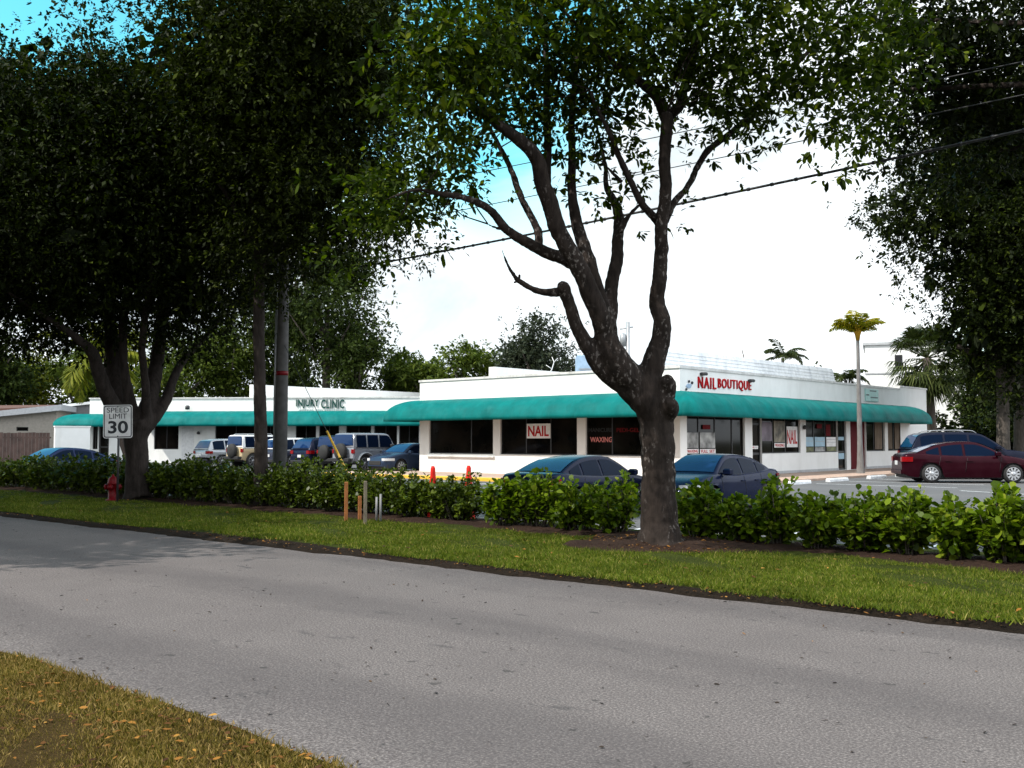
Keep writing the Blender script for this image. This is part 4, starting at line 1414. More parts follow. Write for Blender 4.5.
make_car('silver grey boxy off road car with three square side windows, beside the shop corner', 'car', BOXY, (0.22, 0.225, 0.25), edge_pos(331, 51.6, 1, 4.3, 1.9, (-1, -1)), UPH, 'cars parked by the clinic', flare=True, spare=True, metal=.5, scale=1.03)
make_car('steel blue sedan showing its bonnet and headlight at the left corner of the shop', 'car', SEDAN, (0.030, 0.045, 0.080), edge_pos(363, 49.8, -1, 4.65, 1.82, (-1, -1)), DNH, 'cars parked by the clinic', metal=.5)

# ------------------------------------------------------------------ wheel stops
ws = None
lbl = ['white concrete wheel stop left of the palm, half hidden by the hedge', 'white concrete wheel stop directly left of the palm trunk', 'white concrete wheel stop in front of the palm trunk', 'white concrete wheel stop beside the maroon sedan tail']
for i, (px, py) in enumerate(((796, 484), (828, 481), (863, 478), (892, 476))):
    if ws is None:
        mb = MB()
        rows = []
        for y in (-.9, -.86, .86, .9):
            k = .6 if abs(y) > .88 else 1
            rows.append([(-.10 * k, y, 0), (-.09 * k, y, .08), (-.055 * k, y, .13 * k), (.055 * k, y, .13 * k), (.09 * k, y, .08), (.10 * k, y, 0)])
        mb.grid(rows, smooth=False)
        mb.add(rows[0], [list(range(6))]); mb.add(rows[-1], [list(range(6))[::-1]])
        o = ws = mb.build('wheel_stop', M['white_paint'])
    else:
        o = ws.copy(); COL.objects.link(o)
    p = ground(px, py, -.02)
    o.location = (-16.55, p.y, lotz(p.y))
    o.rotation_euler = (0, 0, random.uniform(-.02, .02))
    tag(o, lbl[i], 'wheel stop', 'white wheel stops along the side walkway')

# ------------------------------------------------------------------ poles, wires, street furniture
pb = ground(281, 500, -0.05)
pb = at(281, 440, 25.6); pb.z = -.1
up = thing('utility_pole', 'tall grey utility pole with a red band, rising from the hedge into the leaves', 'utility pole', pb)
mb = MB(); mb.tube([pb, pb + Vector((0.02, 0, 5)), pb + Vector((.03, 0, 10.5))], [.165, .145, .12], 16)
to_local(mb.build('shaft', M['pole']), up)
mb = MB(); z_ = H + (440 - 374) * .0256
mb.tube([pb + Vector((.01, 0, z_ + .06)), pb + Vector((.01, 0, z_ + .17))], [.158, .158], 16)
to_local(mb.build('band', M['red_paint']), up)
mb = MB(); mb.tube([pb + Vector((-.14, -.12, .2)), pb + Vector((-.12, -.10, 7))], [.03, .03], 6)
to_local(mb.build('conduit', M['galv']), up)
gp = thing('post', 'short grey wooden post leaning beside the slim dark trunk', 'post', at(259, 490, 23.8))
a = at(259.5, 440, 23.8); a.z = -.05; b2 = at(261, 419, 23.8)
mb = MB(); mb.tube([a, b2], [.10, .09], 10, smooth=True)
to_local(mb.build('shaft', M['pole']), gp)

g0 = at(283, 342, 25.5); g1 = at(344, 466, 24.2)
gd = (g1 - g0).normalized(); ga = g0 + gd * ((-.1 - g0.z) / gd.z)
gw = thing('guy_wire', 'thin guy wire with a yellow plastic guard near its lower end', 'wire', ga)
mb = MB(); mb.tube([g0, ga], [.008, .008], 6)
to_local(mb.build('cable', M['wire']), gw)
y0_ = at(327, 431, 24.55); t0_ = (y0_ - g0).dot(gd)
mb = MB(); mb.tube([g0 + gd * t0_, ga], [.028, .028], 8)
to_local(mb.build('guard', M['yellow']), gw)


def wire(label, p0, p1, r, sag, lash=0, name='power_line'):
    p0, p1 = Vector(p0), Vector(p1)
    pts = []
    n = 60
    for i in range(n + 1):
        k = i / n
        p = p0.lerp(p1, k); p.z -= sag * 4 * k * (1 - k)
        pts.append(p)
    mb = MB(); mb.tube(pts, r, 6)
    if lash:
        L = (p1 - p0).length
        for k in np.arange(0.01, 1, .45 / L):
            p = p0.lerp(p1, k); p.z -= sag * 4 * k * (1 - k)
            q = p0.lerp(p1, k + .05 / L); q.z -= sag * 4 * (k + .05 / L) * (1 - k - .05 / L)
            mb.tube([p, q], [r * 1.45, r * 1.45], 6)
    return tag(mb.build(name, M['wire']), label, 'cable')


XE = 9.0
def line_from(px0, py0, px1, py1, Y):
    """end points of a cable hung in the vertical plane at street offset Y, passing two sight lines, run on past the frame"""
    out = []
    for px, py in ((px0, py0), (px1, py1)):
        v, fw = ray(px, py)
        out.append(Vector((0, 0, H)) + v * (Y / v.y))
    d = out[1] - out[0]
    return out[0] + d * ((pb.x - out[0].x) / d.x), out[0] + d * ((XE - out[0].x) / d.x)


wire('thick black bundled cable crossing behind the big tree from pole to right edge', *line_from(420, 251, 1000, 121, 15.9), .023, .22, 1)
wire('thin upper wire above the thick cable, ending high at the right', *line_from(512, 162, 800, 101, 15.9), .009, .12)
wire('thin short wire between the thick cable and the upper wire', *line_from(525, 194, 690, 159, 16.1), .009, .1)

# speed limit sign
sp = at(117.8, 421.5, 25.2)
sg = thing('speed_limit_sign', 'white SPEED LIMIT 30 road sign on a steel post in front of the left tree', 'road sign', (sp.x, sp.y, -.05))
ang = YAW + .10
Ms = Matrix.Translation(sp) @ Matrix.Rotation(ang, 4, 'Z') @ Matrix.Rotation(-.02, 4, 'Y')
hw, hh = 14.2 * .0252, 16.6 * .0252


def rrect(w_, h_, r, y, n=5):
    out = []
    for cx, cz, a0 in ((w_ - r, h_ - r, 0), (-w_ + r, h_ - r, PI / 2), (-w_ + r, -h_ + r, PI), (w_ - r, -h_ + r, 1.5 * PI)):
        for k in range(n):
            a = a0 + PI / 2 * k / (n - 1)
            out.append((cx + r * math.cos(a), y, cz + r * math.sin(a)))
    return out


mb = MB(); k = 20
f_, r_ = rrect(hw, hh, .06, 0), rrect(hw, hh, .06, .006)
mb.add([Ms @ Vector(p) for p in f_ + r_], [list(range(k)), list(range(2 * k - 1, k - 1, -1))] + [[i, k + i, k + (i + 1) % k, (i + 1) % k] for i in range(k)])
to_local(mb.build('plate', M['white_board']), sg)
mb = MB()
o_, i_ = rrect(hw - .018, hh - .018, .055, -.004), rrect(hw - .040, hh - .040, .04, -.004)
mb.add([Ms @ Vector(p) for p in o_ + i_], [[i, (i + 1) % k, k + (i + 1) % k, k + i] for i in range(k)])
to_local(mb.build('border', M['black_letter']), sg)
for body, a, b_, c_, d_, bo in (('SPEED', -.74, .76, .54, .84, 0), ('LIMIT', -.58, .62, .17, .47, 0), ('30', -.66, .70, -.72, .04, .045)):
    to_local(lettering(body, M['black_letter'], Ms, a * hw, b_ * hw, c_ * hh, d_ * hh, .005, bo * .55), sg)
mb = MB()
pt = Ms @ Vector((.02, .048, hh * .8)); pbm = Vector((pt.x + .01, pt.y, -.1))
mb.tube([pbm, pt], [.03, .03], 8)
to_local(mb.build('post', M['dark_metal']), sg)
mb = MB()
for z in (hh * .90, -hh * .88): mb.lathe([(.014, 0), (.014, .008), (.004, .010)], 8, M=Ms @ Matrix.Translation((0, 0, z)) @ Matrix.Rotation(PI / 2, 4, 'X'))
to_local(mb.build('bolt', M['dark_metal']), sg)

# hydrant
hb = ground(112.5, 501, .03)
hy = thing('fire_hydrant', 'red fire hydrant in the shade in front of the hedge beside the left tree', 'fire hydrant', hb)
mb = MB()
mb.lathe([(.17, 0), (.17, .04), (.11, .05), (.105, .42), (.14, .43), (.14, .47), (.125, .48), (.12, .54), (.09, .60), (.04, .635), (.03, .64), (.03, .68), (.005, .69)], 18)
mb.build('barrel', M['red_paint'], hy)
for a in (0, PI / 2, PI):
    mb = MB(); mb.lathe([(.06, .09), (.06, .16), (.075, .16), (.075, .20), (.03, .205), (.03, .23), (.005, .235)], 12, M=Matrix.Translation((0, 0, .36)) @ Matrix.Rotation(a + YAW - PI, 4, 'Z') @ Matrix.Rotation(PI / 2, 4, 'Y'))
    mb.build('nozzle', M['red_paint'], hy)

# cones
for i, (px, py, d, lean, lab) in enumerate(((433.5, 466, 20.0, .03, 'slim red traffic cone behind the hedge, left of the pair'), (469, 465.5, 20.1, -.06, 'slim red traffic cone behind the hedge, right of the pair by the gap'))):
    p = at(px, py, d); z0 = lotz(p.y)
    c_ = thing('traffic_cone', lab, 'traffic cone', (p.x, p.y, z0), .3 * i, 'red cones behind the hedge')
    c_.rotation_euler = (lean, lean * .6, .3 * i)
    hgt = p.z - z0
    mb = MB(); mb.lathe([(.15, .04), (.125, .10), (.12, .25), (.085, hgt * .62), (.05, hgt * .88), (.048, hgt - .05), (.03, hgt)], 18)
    mb.build('cone_body', M['cone'], c_)
    mb = MB(); mb.box((-.2, -.2, 0), (.2, .2, .05), bev=.015)
    mb.build('base', M['trim'], c_)

# stakes and pipes
for px, y0_, y1_, mat, w_, nm, lab, cat in ((345.8, 522, 482, 'wood_orange', .034, 'stake', 'orange brown wooden stake standing at the hedge front', 'stake'),
                                       (365, 524.5, 481, 'wood_grey', .032, 'stake', 'grey brown wooden stake right of the orange stake', 'stake'),
                                       (359.5, 520, 496, 'wood_orange', .036, 'stake', 'short rusty stake set back between the two tall stakes', 'stake'),
                                       (376.5, 522, 497, 'pvc', .022, 'pipe', 'thin white pipe sticking up right of the stakes, left one', 'pipe'),
                                       (380.5, 522.5, 494, 'pvc', .022, 'pipe', 'thin white pipe sticking up right of the stakes, right one', 'pipe')):
    g_ = ground(px, y0_, .03); d = (g_ - Vector((0, 0, H))).dot(Vector((FX, FY, 0)))
    top = at(px + (0.8 if px < 350 else .2), y1_, d)
    mb = MB()
    if nm == 'pipe':
        mb.tube([(g_.x, g_.y, -.05), top], [w_, w_], 8)
    else:
        Mx = Matrix.Translation((g_.x, g_.y, 0)) @ Matrix.Rotation(YAW + .3, 4, 'Z')
        mb.box((-w_ * .8, -w_ * .7, -.1), (w_, w_ * .7, top.z), M=Mx, bev=.006)
    tag(mb.build(nm, M[mat]), lab, cat)
# distant pole between the limbs
dp = at(628, 440, 75); dp.z = 0
fp = thing('distant_pole', 'distant grey pole with a small transformer, between the limbs of the big tree', 'utility pole', dp)
mb = MB(); tp = at(628, 322, 75); mb.tube([dp, tp], [.17, .14], 10); to_local(mb.build('shaft', M['galv']), fp)
mb = MB(); q = at(623, 340, 75); mb.lathe([(.05, -.5), (.22, -.48), (.24, .4), (.1, .5)], 10, M=Matrix.Translation(q)); to_local(mb.build('transformer', M['galv']), fp)
mb = MB(); mb.tube([at(620, 329, 75), at(633, 327, 75)], [.06, .06], 6); to_local(mb.build('crossarm', M['galv']), fp)

# ------------------------------------------------------------------ the big tree
D1 = 14.75
T1 = thing('tree', 'big forked tree in front of the shop with thick limbs and a bare stub', 'tree', (TB.x, TB.y, 0))
limbs = [
    ([(661, 557, 33), (660, 543, 24), (659, 524, 19), (658.5, 495, 17.4), (658, 465, 17), (657, 435, 17.5), (655, 412, 18.5), (650, 397, 20), (642, 382, 20)], 0),
    ([(656, 418, 14), (643, 394, 18.5), (626, 376, 18), (613, 354, 15.5), (604.5, 333, 12.5), (598, 312, 11.5), (590, 290, 11.5), (578, 268, 11), (566, 243, 10), (553, 217, 10.5), (545, 190, 10), (539, 163, 9), (524, 145, 8), (502, 126, 6.5), (470, 105, 4.5), (440, 85, 3)], -1.2),
    ([(607, 330, 10), (601, 303, 9), (592, 272, 8.5), (584, 246, 8), (575, 217, 7), (572, 190, 5.5), (572, 160, 5), (571, 130, 4.5), (575, 80, 4), (580, 20, 3), (590, -60, 2)], .5),
    ([(548, 210, 6), (547, 185, 5.5), (547.5, 150, 5), (547, 110, 4.5), (546, 60, 4), (540, 0, 3), (530, -70, 2)], .8),
    ([(573, 262, 8), (562, 258, 8), (546, 252, 7.5), (526, 242, 6.5), (506, 229, 5.5), (489, 209, 5), (466, 198, 4.5), (440, 194, 3.5), (415, 190, 2.6), (385, 200, 1.8)], -1.5),
    ([(538, 248, 5), (538, 234, 4.8), (531, 216, 4.5), (518, 190, 4.2), (509, 165, 3.8), (498, 143, 3.2), (485, 120, 2.4)], .4),
    ([(506, 230, 2.2), (496, 228, 2), (488, 224, 1.6)], 0),
    # central stem
    ([(625, 372, 13), (614, 350, 12), (608, 328, 10), (611, 300, 8.5), (614, 275, 8), (616.5, 255, 7.5), (619, 235, 7), (618, 218, 6.5), (614, 200, 5), (606, 186, 3.6), (605, 165, 3), (600, 140, 2.4), (592, 110, 2)], 1.0),
    ([(620, 232, 4), (625, 222, 3.5), (631, 213, 2.6), (640, 205, 2)], .3),
    # right limb
    ([(640, 398, 17), (648, 378, 15), (655, 358, 13), (661, 338, 11.5), (662, 322, 10.5), (658, 307, 9.8), (657, 294, 9.2), (660, 276, 8.8), (661, 255, 8.2), (661, 235, 8), (663.5, 212, 7.6), (665, 185, 7.3), (665.5, 155, 7.2), (666, 128, 7.6), (667, 112, 7)], -.5),
    ([(667, 120, 6.5), (660, 104, 5.8), (648, 89, 5.4), (634, 77, 5), (612, 62, 4.2), (590, 40, 3.4), (560, 5, 2.5), (535, -40, 1.6)], -1.0),
    ([(668, 118, 6.5), (678, 106, 6), (685, 88, 5.6), (691, 67, 5.2), (697, 43, 4.8), (705, 10, 4), (720, -40, 3), (740, -90, 2)], .8),
    ([(662, 228, 5.5), (653, 217, 5), (642, 203, 4.6), (632, 186, 4.3), (623, 164, 4), (613, 143, 3.7), (602, 118, 3), (590, 90, 2.4)], -.8),
    ([(622, 183, 2.5), (612, 172, 2.2), (600, 160, 1.6), (585, 150, 1.2)], -.4),
    ([(664, 222, 4.8), (673, 204, 4.4), (684, 191, 4), (693, 178, 4), (698, 165, 4.1), (707, 152, 4.2), (724, 138, 4.3), (745, 120, 4), (768, 95, 3.6), (800, 60, 3), (840, 20, 2.2)], .9),
    # dead stub on the left
    ([(642, 404, 11), (624, 386, 10.5), (605, 371, 9.8), (590, 351, 8.2), (577, 326, 6.8), (569, 303, 6.2), (564, 289, 7), (561, 285, 5)], -.6),
    ([(563, 291, 5.5), (553, 292.5, 4.6), (540, 291.5, 3.6), (529, 287, 3.2), (519, 281, 3), (513, 274, 2.3), (507, 263, 1.7), (502, 250, 1.2)], -.3),
    ([(518, 281, 2), (513, 283, 1.5)], 0),
    ([(519, 280, 2), (520, 273, 1.5)], 0),
    # knobs on the right
    ([(660, 400, 12), (666, 393, 10), (668, 385, 8.5), (666, 378, 6)], -.3),
    ([(662, 415, 12), (668, 412, 10), (671, 407, 8), (670, 400, 5)], -.4),
    ([(667, 384, 3), (669, 377, 1.8)], 0), ([(662, 381, 1.6), (661, 374, 1.2)], 0),
    # roots
    ([(660, 528, 12), (647, 546, 8), (632, 553, 5.5), (618, 557, 3)], -.2),
    ([(660, 528, 12), (673, 545, 8), (686, 551, 5.5), (698, 554, 3)], -.2),
    ([(660, 530, 12), (664, 548, 12), (668, 560, 8)], -.5),
]
mb = MB()
for i_, (pts, dd) in enumerate(limbs):
    P_, R_ = px_path(pts, D1, dd=dd)
    if 0 < i_ < 15:
        R_ = [r * (1 - .14 * min(1, j / 8)) for j, r in enumerate(R_)]
        P_ = [p + Vector((math.sin(j * .55 + i_) * .13, math.cos(j * .5 + 2 * i_) * .13, math.sin(j * .6 + 3 * i_) * .10)) * r for j, (p, r) in enumerate(zip(P_, R_))]
    mb.tube(P_, R_, 12)
tr = to_local(mb.build('trunk', M['bark']), T1)
finish_trunk(tr, .026, .022, .10)

rng = np.random.default_rng(3)
# px, py, rx, ry, depth, depth radius, density
crown1 = [
    (650, -95, 310, 95, 14.5, 5, 0.55), (780, -70, 250, 80, 14.0, 5, .6), (670, -260, 290, 120, 15, 5, .35),
    (445, 30, 65, 50, 12.2, 1.2, 1.5), (475, 80, 50, 42, 13.2, 1.6, 1.4), (430, 95, 32, 34, 12.3, .9, 1.3), (505, 30, 60, 55, 14, 2, 1.5), (560, 60, 55, 48, 14.3, 1.8, 1.5),
    (585, 112, 40, 36, 14.5, 1.2, 1.25), (530, 105, 40, 28, 14.2, 1.4, 1.2), (615, 125, 22, 24, 14.6, .7, 1.1), (612, 40, 62, 48, 14.2, 1.8, 1.5), (668, 40, 55, 48, 14.3, 1.8, 1.4),
    (648, 78, 26, 20, 14.3, .8, 1.0), (690, 90, 34, 26, 14.6, 1.0, 1.1), (735, 50, 55, 52, 14.4, 1.8, 1.25), (735, 112, 42, 26, 14.6, 1.2, 1.1), (720, 142, 24, 16, 14.6, .7, .9), (775, 108, 26, 22, 14.3, .8, 1.0),
    (790, 45, 50, 45, 14, 1.8, 1.1), (835, 70, 40, 40, 13.6, 1.4, 1.1), (842, 118, 22, 26, 13.2, .8, 1.1), (833, 150, 13, 16, 13.2, .5, 1.0), (812, 125, 10, 8, 13.2, .4, .7),
    (880, 60, 50, 60, 14.6, 1.8, 1.0), (870, 128, 22, 20, 14.5, .8, .9),
    (440, 155, 38, 30, 14.3, 1.2, .9), (470, 185, 20, 16, 14.3, .7, .75), (415, 195, 26, 26, 14.3, .9, .8), (450, 120, 45, 30, 14, 1.4, 1.1),
    (395, 212, 30, 28, 14.6, 1.1, 1.2), (430, 185, 34, 20, 14.4, 1.0, 1.0), (365, 240, 34, 22, 15.5, 1.2, .9), (375, 190, 34, 34, 15, 1.4, 1.1), (433, 220, 12, 10, 14.4, .4, .6),
    (604, 185, 15, 12, 14.9, .5, .75), (635, 178, 16, 12, 14.6, .5, .75), (590, 196, 8, 10, 15, .3, .7), (632, 214, 15, 8, 15, .4, .6), (676, 212, 8, 5, 14.8, .3, .6), (570, 165, 16, 14, 14.9, .6, .7), (648, 160, 10, 8, 14.6, .3, .5),
]
V, CL = crown_px(crown1, rng, .115, .056, 8, 118, 6, .26)
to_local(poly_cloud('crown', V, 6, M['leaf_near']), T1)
print('T1 leaves', len(V))
# fine branches into the leaf clumps
ends = []
for pts, dd in limbs[1:15]:
    P_, R_ = px_path(pts, D1, dd=dd)
    ends += [p for p in P_[len(P_) // 2:]]
E = np.array([p[:] for p in ends])
mb = MB()
for c in CL[::2]:
    d = np.linalg.norm(E - c, axis=1); i = d.argmin()
    if 0.2 < d[i] < 1.5:
        twigs(mb, [E[i]], [c], rng, .008)
to_local(mb.build('twig_sprays', M['bark']), T1)

# ------------------------------------------------------------------ left tree
D2 = 26.6
b2_ = ground(138, 500, .02)
T2 = thing('tree', 'wide dark multi stemmed tree behind the speed limit sign', 'tree', (b2_.x, b2_.y, 0))
limbs2 = [
    ([(138, 503, 17), (137.5, 490, 12.5), (137, 465, 11), (136, 440, 11.5), (136, 420, 17)], 0),
    ([(132, 432, 10), (117, 412, 9), (106, 392, 7.5), (98, 370, 7), (92, 352, 6), (78, 339, 4.5), (60, 326, 3.4), (35, 310, 2.5), (5, 290, 2)], -1.5),
    ([(131, 428, 11), (120, 402, 9.5), (114, 375, 8), (112, 345, 7), (108, 300, 6), (100, 240, 4), (95, 170, 2.5)], .8),
    ([(134, 425, 9), (128, 395, 6), (124, 365, 4.5), (123, 330, 4.5), (127, 290, 4), (132, 230, 3)], -.5),
    ([(140, 428, 10), (149, 402, 8.5), (154, 380, 7.5), (158, 352, 7), (163, 310, 6), (170, 250, 4.5), (180, 180, 3)], 1.2),
    ([(146, 420, 6), (146, 395, 4.5), (144, 370, 4), (142, 345, 4), (146, 310, 3.4), (152, 260, 2.5)], -.8),
    ([(141, 432, 8), (155, 416, 7), (166, 400, 5.5), (173, 380, 4.6), (182, 362, 4), (198, 345, 3), (220, 320, 2.4), (245, 290, 1.6)], 1.0),
]
mb = MB()
for pts, dd in limbs2:
    P_, R_ = px_path(pts, D2, dd=dd * 2)
    mb.tube(P_, R_, 10)
tr = to_local(mb.build('trunk', M['bark_dark']), T2); finish_trunk(tr, .045, .03, .15)
core2 = [(30, 125, 70, 36, 26.5, 2.5, 1.2), (145, 118, 120, 40, 26.5, 3, 1.2), (130, 195, 165, 105, 27, 4.5, 1), (20, 210, 110, 90, 26, 3, 1), (-60, 230, 90, 100, 27, 4, 1), (215, 210, 60, 70, 27, 3, 1)]
crown2 = [(130, 200, 190, 125, 26.5, 6.5, 1.25), (25, 215, 120, 110, 25.5, 4.5, 1.2), (145, 122, 150, 56, 26, 5, 1.7), (35, 118, 80, 50, 26, 4, 1.8), (20, 320, 60, 40, 25.5, 2.5, 1.2), (75, 290, 60, 45, 25, 2.5, 1.1),
          (150, 285, 70, 45, 26, 3, .9), (215, 290, 50, 50, 27, 2.6, 1.0), (-90, 200, 110, 130, 27, 5, .8), (120, 330, 70, 22, 27, 2, .55), (185, 335, 36, 20, 26.5, 1.5, .7), (225, 200, 70, 90, 27, 4, 1.0)]
V, CL = crown_px(crown2, rng, .125, .062, 6, 215, 4, .42)
Vc, _c = crown_px(core2, rng, .42, .26, 6, 22, 4, .5)
V = np.concatenate([V, Vc])
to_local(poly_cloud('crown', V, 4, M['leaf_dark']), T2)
print('T2 leaves', len(V))

# slim trunk tree beside the pole
b3_ = at(262, 440, 23.6); b3_.z = -.05
T3 = thing('tree', 'slim straight dark trunk beside the utility pole under a broad dark crown', 'tree', b3_)
mb = MB()
P_, R_ = px_path([(261, 506, 8.5), (261, 480, 7.5), (261, 440, 6.8), (260, 400, 6.3), (259, 350, 6), (259, 300, 5.8), (262, 240, 5), (272, 170, 4), (285, 90, 3), (300, 0, 2)], 23.6)
mb.tube(P_, R_, 10)
for tgt in ((200, 160), (340, 150), (370, 220), (230, 60), (390, 90)):
    P_, R_ = px_path([(261, 265, 3.6), ((261 + tgt[0]) / 2, (265 + tgt[1]) / 2 - 12, 2.8), (tgt[0], tgt[1], 1.6)], 23.6, dd=random.uniform(-2, 2))
    mb.tube(P_, R_, 8)
tr = to_local(mb.build('trunk', M['bark_dark']), T3); finish_trunk(tr, .04, .018, .12)
crown3 = [(300, 90, 120, 100, 22.5, 4.5, 1.5), (250, 65, 95, 78, 22.5, 3.6, 1.1), (350, 40, 90, 70, 21.5, 3.5, 1.1), (310, 195, 80, 60, 22.5, 2.8, 1.15), (265, 240, 55, 40, 23, 2, 1.0), (245, 150, 60, 80, 23, 3, 1.1),
          (345, 240, 50, 36, 23, 1.8, .75), (375, 160, 45, 60, 22.5, 2, .85), (400, 235, 36, 22, 22.5, 1.4, .5), (385, 262, 18, 10, 22.5, .8, .4), (295, 280, 40, 20, 23.3, 1.5, .6), (205, -5, 50, 36, 21, 2.2, .9), (84, 4, 24, 20, 19, .8, .7), (300, -90, 220, 110, 22.5, 5, .6),
          (240, 300, 24, 22, 23.5, 1.2, .6)]
V, CL3 = crown_px(crown3, rng, .115, .058, 6, 215, 4, .40)
Vc, _c = crown_px([(300, 95, 105, 85, 23, 3, 1), (250, 60, 80, 60, 23, 3, 1), (310, 190, 60, 45, 23, 2, 1), (360, 50, 60, 50, 22, 2, 1), (250, 150, 50, 60, 23.3, 2, 1)], rng, .38, .24, 6, 22, 4, .45)
V = np.concatenate([V, Vc])
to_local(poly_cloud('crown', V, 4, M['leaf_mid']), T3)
print('T3 leaves', len(V))

# tree on this side of the street whose crown shades the far left of the road
sx, sy_ = -24.6, 1.7
T5 = thing('tree', 'street tree on the near grass beyond the left edge, shading the road', 'tree', (sx, sy_, 0))
mb = MB(); mb.tube([(sx, sy_, -.1), (sx + .1, sy_, 2), (sx, sy_ + .2, 4.5), (sx + .5, sy_ + .6, 7)], [.34, .24, .2, .1], 12)
tr = to_local(mb.build('trunk', M['bark_dark']), T5)
P_, O_, _c = blob_points((sx, sy_, 7.2), (4.6, 4.6, 2.8), 2600, rng, .5)
P2_, O2_, _c = blob_points((sx + 3.0, sy_ + 1.6, 7.6), (4.0, 3.0, 1.8), 1500, rng, .5)
P3_, O3_, _c = blob_points((-27.4, 6.8, 7.4), (3.4, 3.2, 1.8), 1300, rng, .5)
P4_, O4_, _c = blob_points((-32, 7.0, 7.4), (4.0, 4.0, 2.0), 1600, rng, .5)
for c_, r_, n_ in (((-18.2, 1.3, 7.4), (3.0, 2.5, 1.6), 1300), ((-21.0, 1.8, 7.5), (2.6, 2.5, 1.6), 1000), ((-22.9, 5.0, 7.4), (2.6, 2.6, 1.6), 1200)):
    p, o_, _c = blob_points(c_, r_, n_, rng, .45); P2_ = np.concatenate([P2_, p]); O2_ = np.concatenate([O2_, o_])
P_ = np.concatenate([P_, P2_, P3_, P4_]); O_ = np.concatenate([O_, O2_, O3_, O4_])
to_local(poly_cloud('crown', rosettes(P_, O_, rng, 6, .24, .12, 4), 4, M['leaf_dark']), T5)

# ------------------------------------------------------------------ right tree beyond the cars
D4 = 49.0
b4 = at(1003, 440, D4); b4.z = lotz(b4.y)
T4 = thing('tree', 'broad dark tree rising behind the cars at the right edge', 'tree', b4)
mb = MB()
for pts in ([(1004, 475, 7.5), (1003, 440, 6.5), (1003, 405, 6), (1000, 370, 6), (990, 320, 5), (975, 270, 3)], [(1003, 400, 6), (1015, 360, 5), (1030, 300, 4), (1040, 250, 2)], [(1000, 375, 4), (975, 355, 3), (955, 345, 2)]):
    P_, R_ = px_path(pts, D4); mb.tube(P_, R_, 10)
to_local(mb.build('trunk', M['bark_bg']), T4)
crown4 = [(992, 235, 72, 52, 49, 4.5, 1.25), (1020, 290, 65, 60, 49, 4.5, 1.25), (918, 212, 45, 26, 49, 2.5, 1.0), (890, 212, 24, 14, 48.5, 1.5, .9), (978, 300, 38, 38, 48.5, 3, 1.1), (915, 250, 16, 18, 48.5, 1.2, .8), (905, 285, 14, 10, 48.5, 1, .5), (990, 350, 50, 30, 49, 3, 1.0), 
          (1005, 395, 30, 20, 50, 2, .7), (975, 160, 90, 50, 50, 4.5, 1.1), (1050, 200, 70, 120, 50, 5, 1.0), (1060, 340, 50, 60, 50, 4, 1.0), (985, 395, 18, 14, 48, 1.2, .6)]
V, _c = crown_px(crown4, rng, .22, .115, 6, 70, 4, .7)
Vc, _c = crown_px([(997, 235, 58, 45, 49.5, 3.5, 1), (1020, 290, 56, 52, 49.5, 3.5, 1), (984, 302, 28, 32, 49, 2, 1), (996, 348, 38, 24, 49.5, 2, 1), (990, 165, 60, 38, 50, 3.5, 1), (928, 211, 26, 18, 49, 2, 1), (1050, 220, 60, 110, 50, 4, 1)], rng, .6, .36, 6, 9, 4, .7)
V = np.concatenate([V, Vc])
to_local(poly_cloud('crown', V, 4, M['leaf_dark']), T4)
b6 = at(1022, 440, 52); b6.z = -.02
T6 = thing('tree', 'grey trunk at the very right edge behind the dark tall car', 'tree', b6)
mb = MB()
P_, R_ = px_path([(1021, 475, 7), (1020, 440, 6), (1021, 400, 6), (1026, 350, 5), (1035, 280, 3)], 52); mb.tube(P_, R_, 10)
to_local(mb.build('trunk', M['bark_bg']), T6)
V, _c = crown_px([(1050, 260, 50, 80, 53, 3.5, 1.0), (1075, 150, 70, 80, 53, 4, .8), (1030, 95, 80, 60, 52, 4, .8)], rng, .26, .13, 6, 36, 4, .7)
to_local(poly_cloud('crown', V, 4, M['leaf_dark']), T6)

# near canopy at the upper right comes from a tree standing off to the right
b7 = Vector((4.0, 18.4, 0))
T7 = thing('tree', 'tree off the right edge whose leafy limbs hang into the upper right corner', 'tree', b7)
mb = MB(); mb.tube([b7 - Vector((0, 0, .1)), b7 + Vector((0, 0, 3)), b7 + Vector((-.6, -.2, 6))], [.3, .24, .18], 12)
for tgt, dd in (((900, 90), 17.4), ((960, 60), 17.9), ((1000, 150), 17.6), ((930, 20), 17)):
    e = at(*tgt, dd); s_ = b7 + Vector((-.5, -.2, 5.4)); mb.tube([s_, s_.lerp(e, .5) + Vector((0, 0, .35)), e], [.12, .08, .035], 8)
to_local(mb.build('trunk', M['bark']), T7)
crown7 = [(945, 40, 75, 60, 17.4, 2.2, 1.5), (1005, 55, 60, 70, 17.4, 2.2, 1.6), (960, 108, 55, 32, 17.8, 1.4, 1.15), (1005, 130, 40, 40, 17.7, 1.4, 1.2), (910, 100, 34, 32, 17.6, 1.1, 1.0), (892, 140, 20, 26, 17.8, .8, .9), (925, 155, 26, 18, 18, .8, .8), (985, 172, 40, 18, 18, 1.1, .8), (900, 175, 14, 14, 18, .5, .8), (955, 178, 22, 10, 18, .7, .6), (960, -60, 130, 60, 17.4, 3, .9), (1090, 60, 60, 120, 17.8, 2.5, .8)]
V, _c = crown_px(crown7, rng, .115, .058, 8, 125, 6, .28)
to_local(poly_cloud('crown', V, 6, M['leaf_dark']), T7)

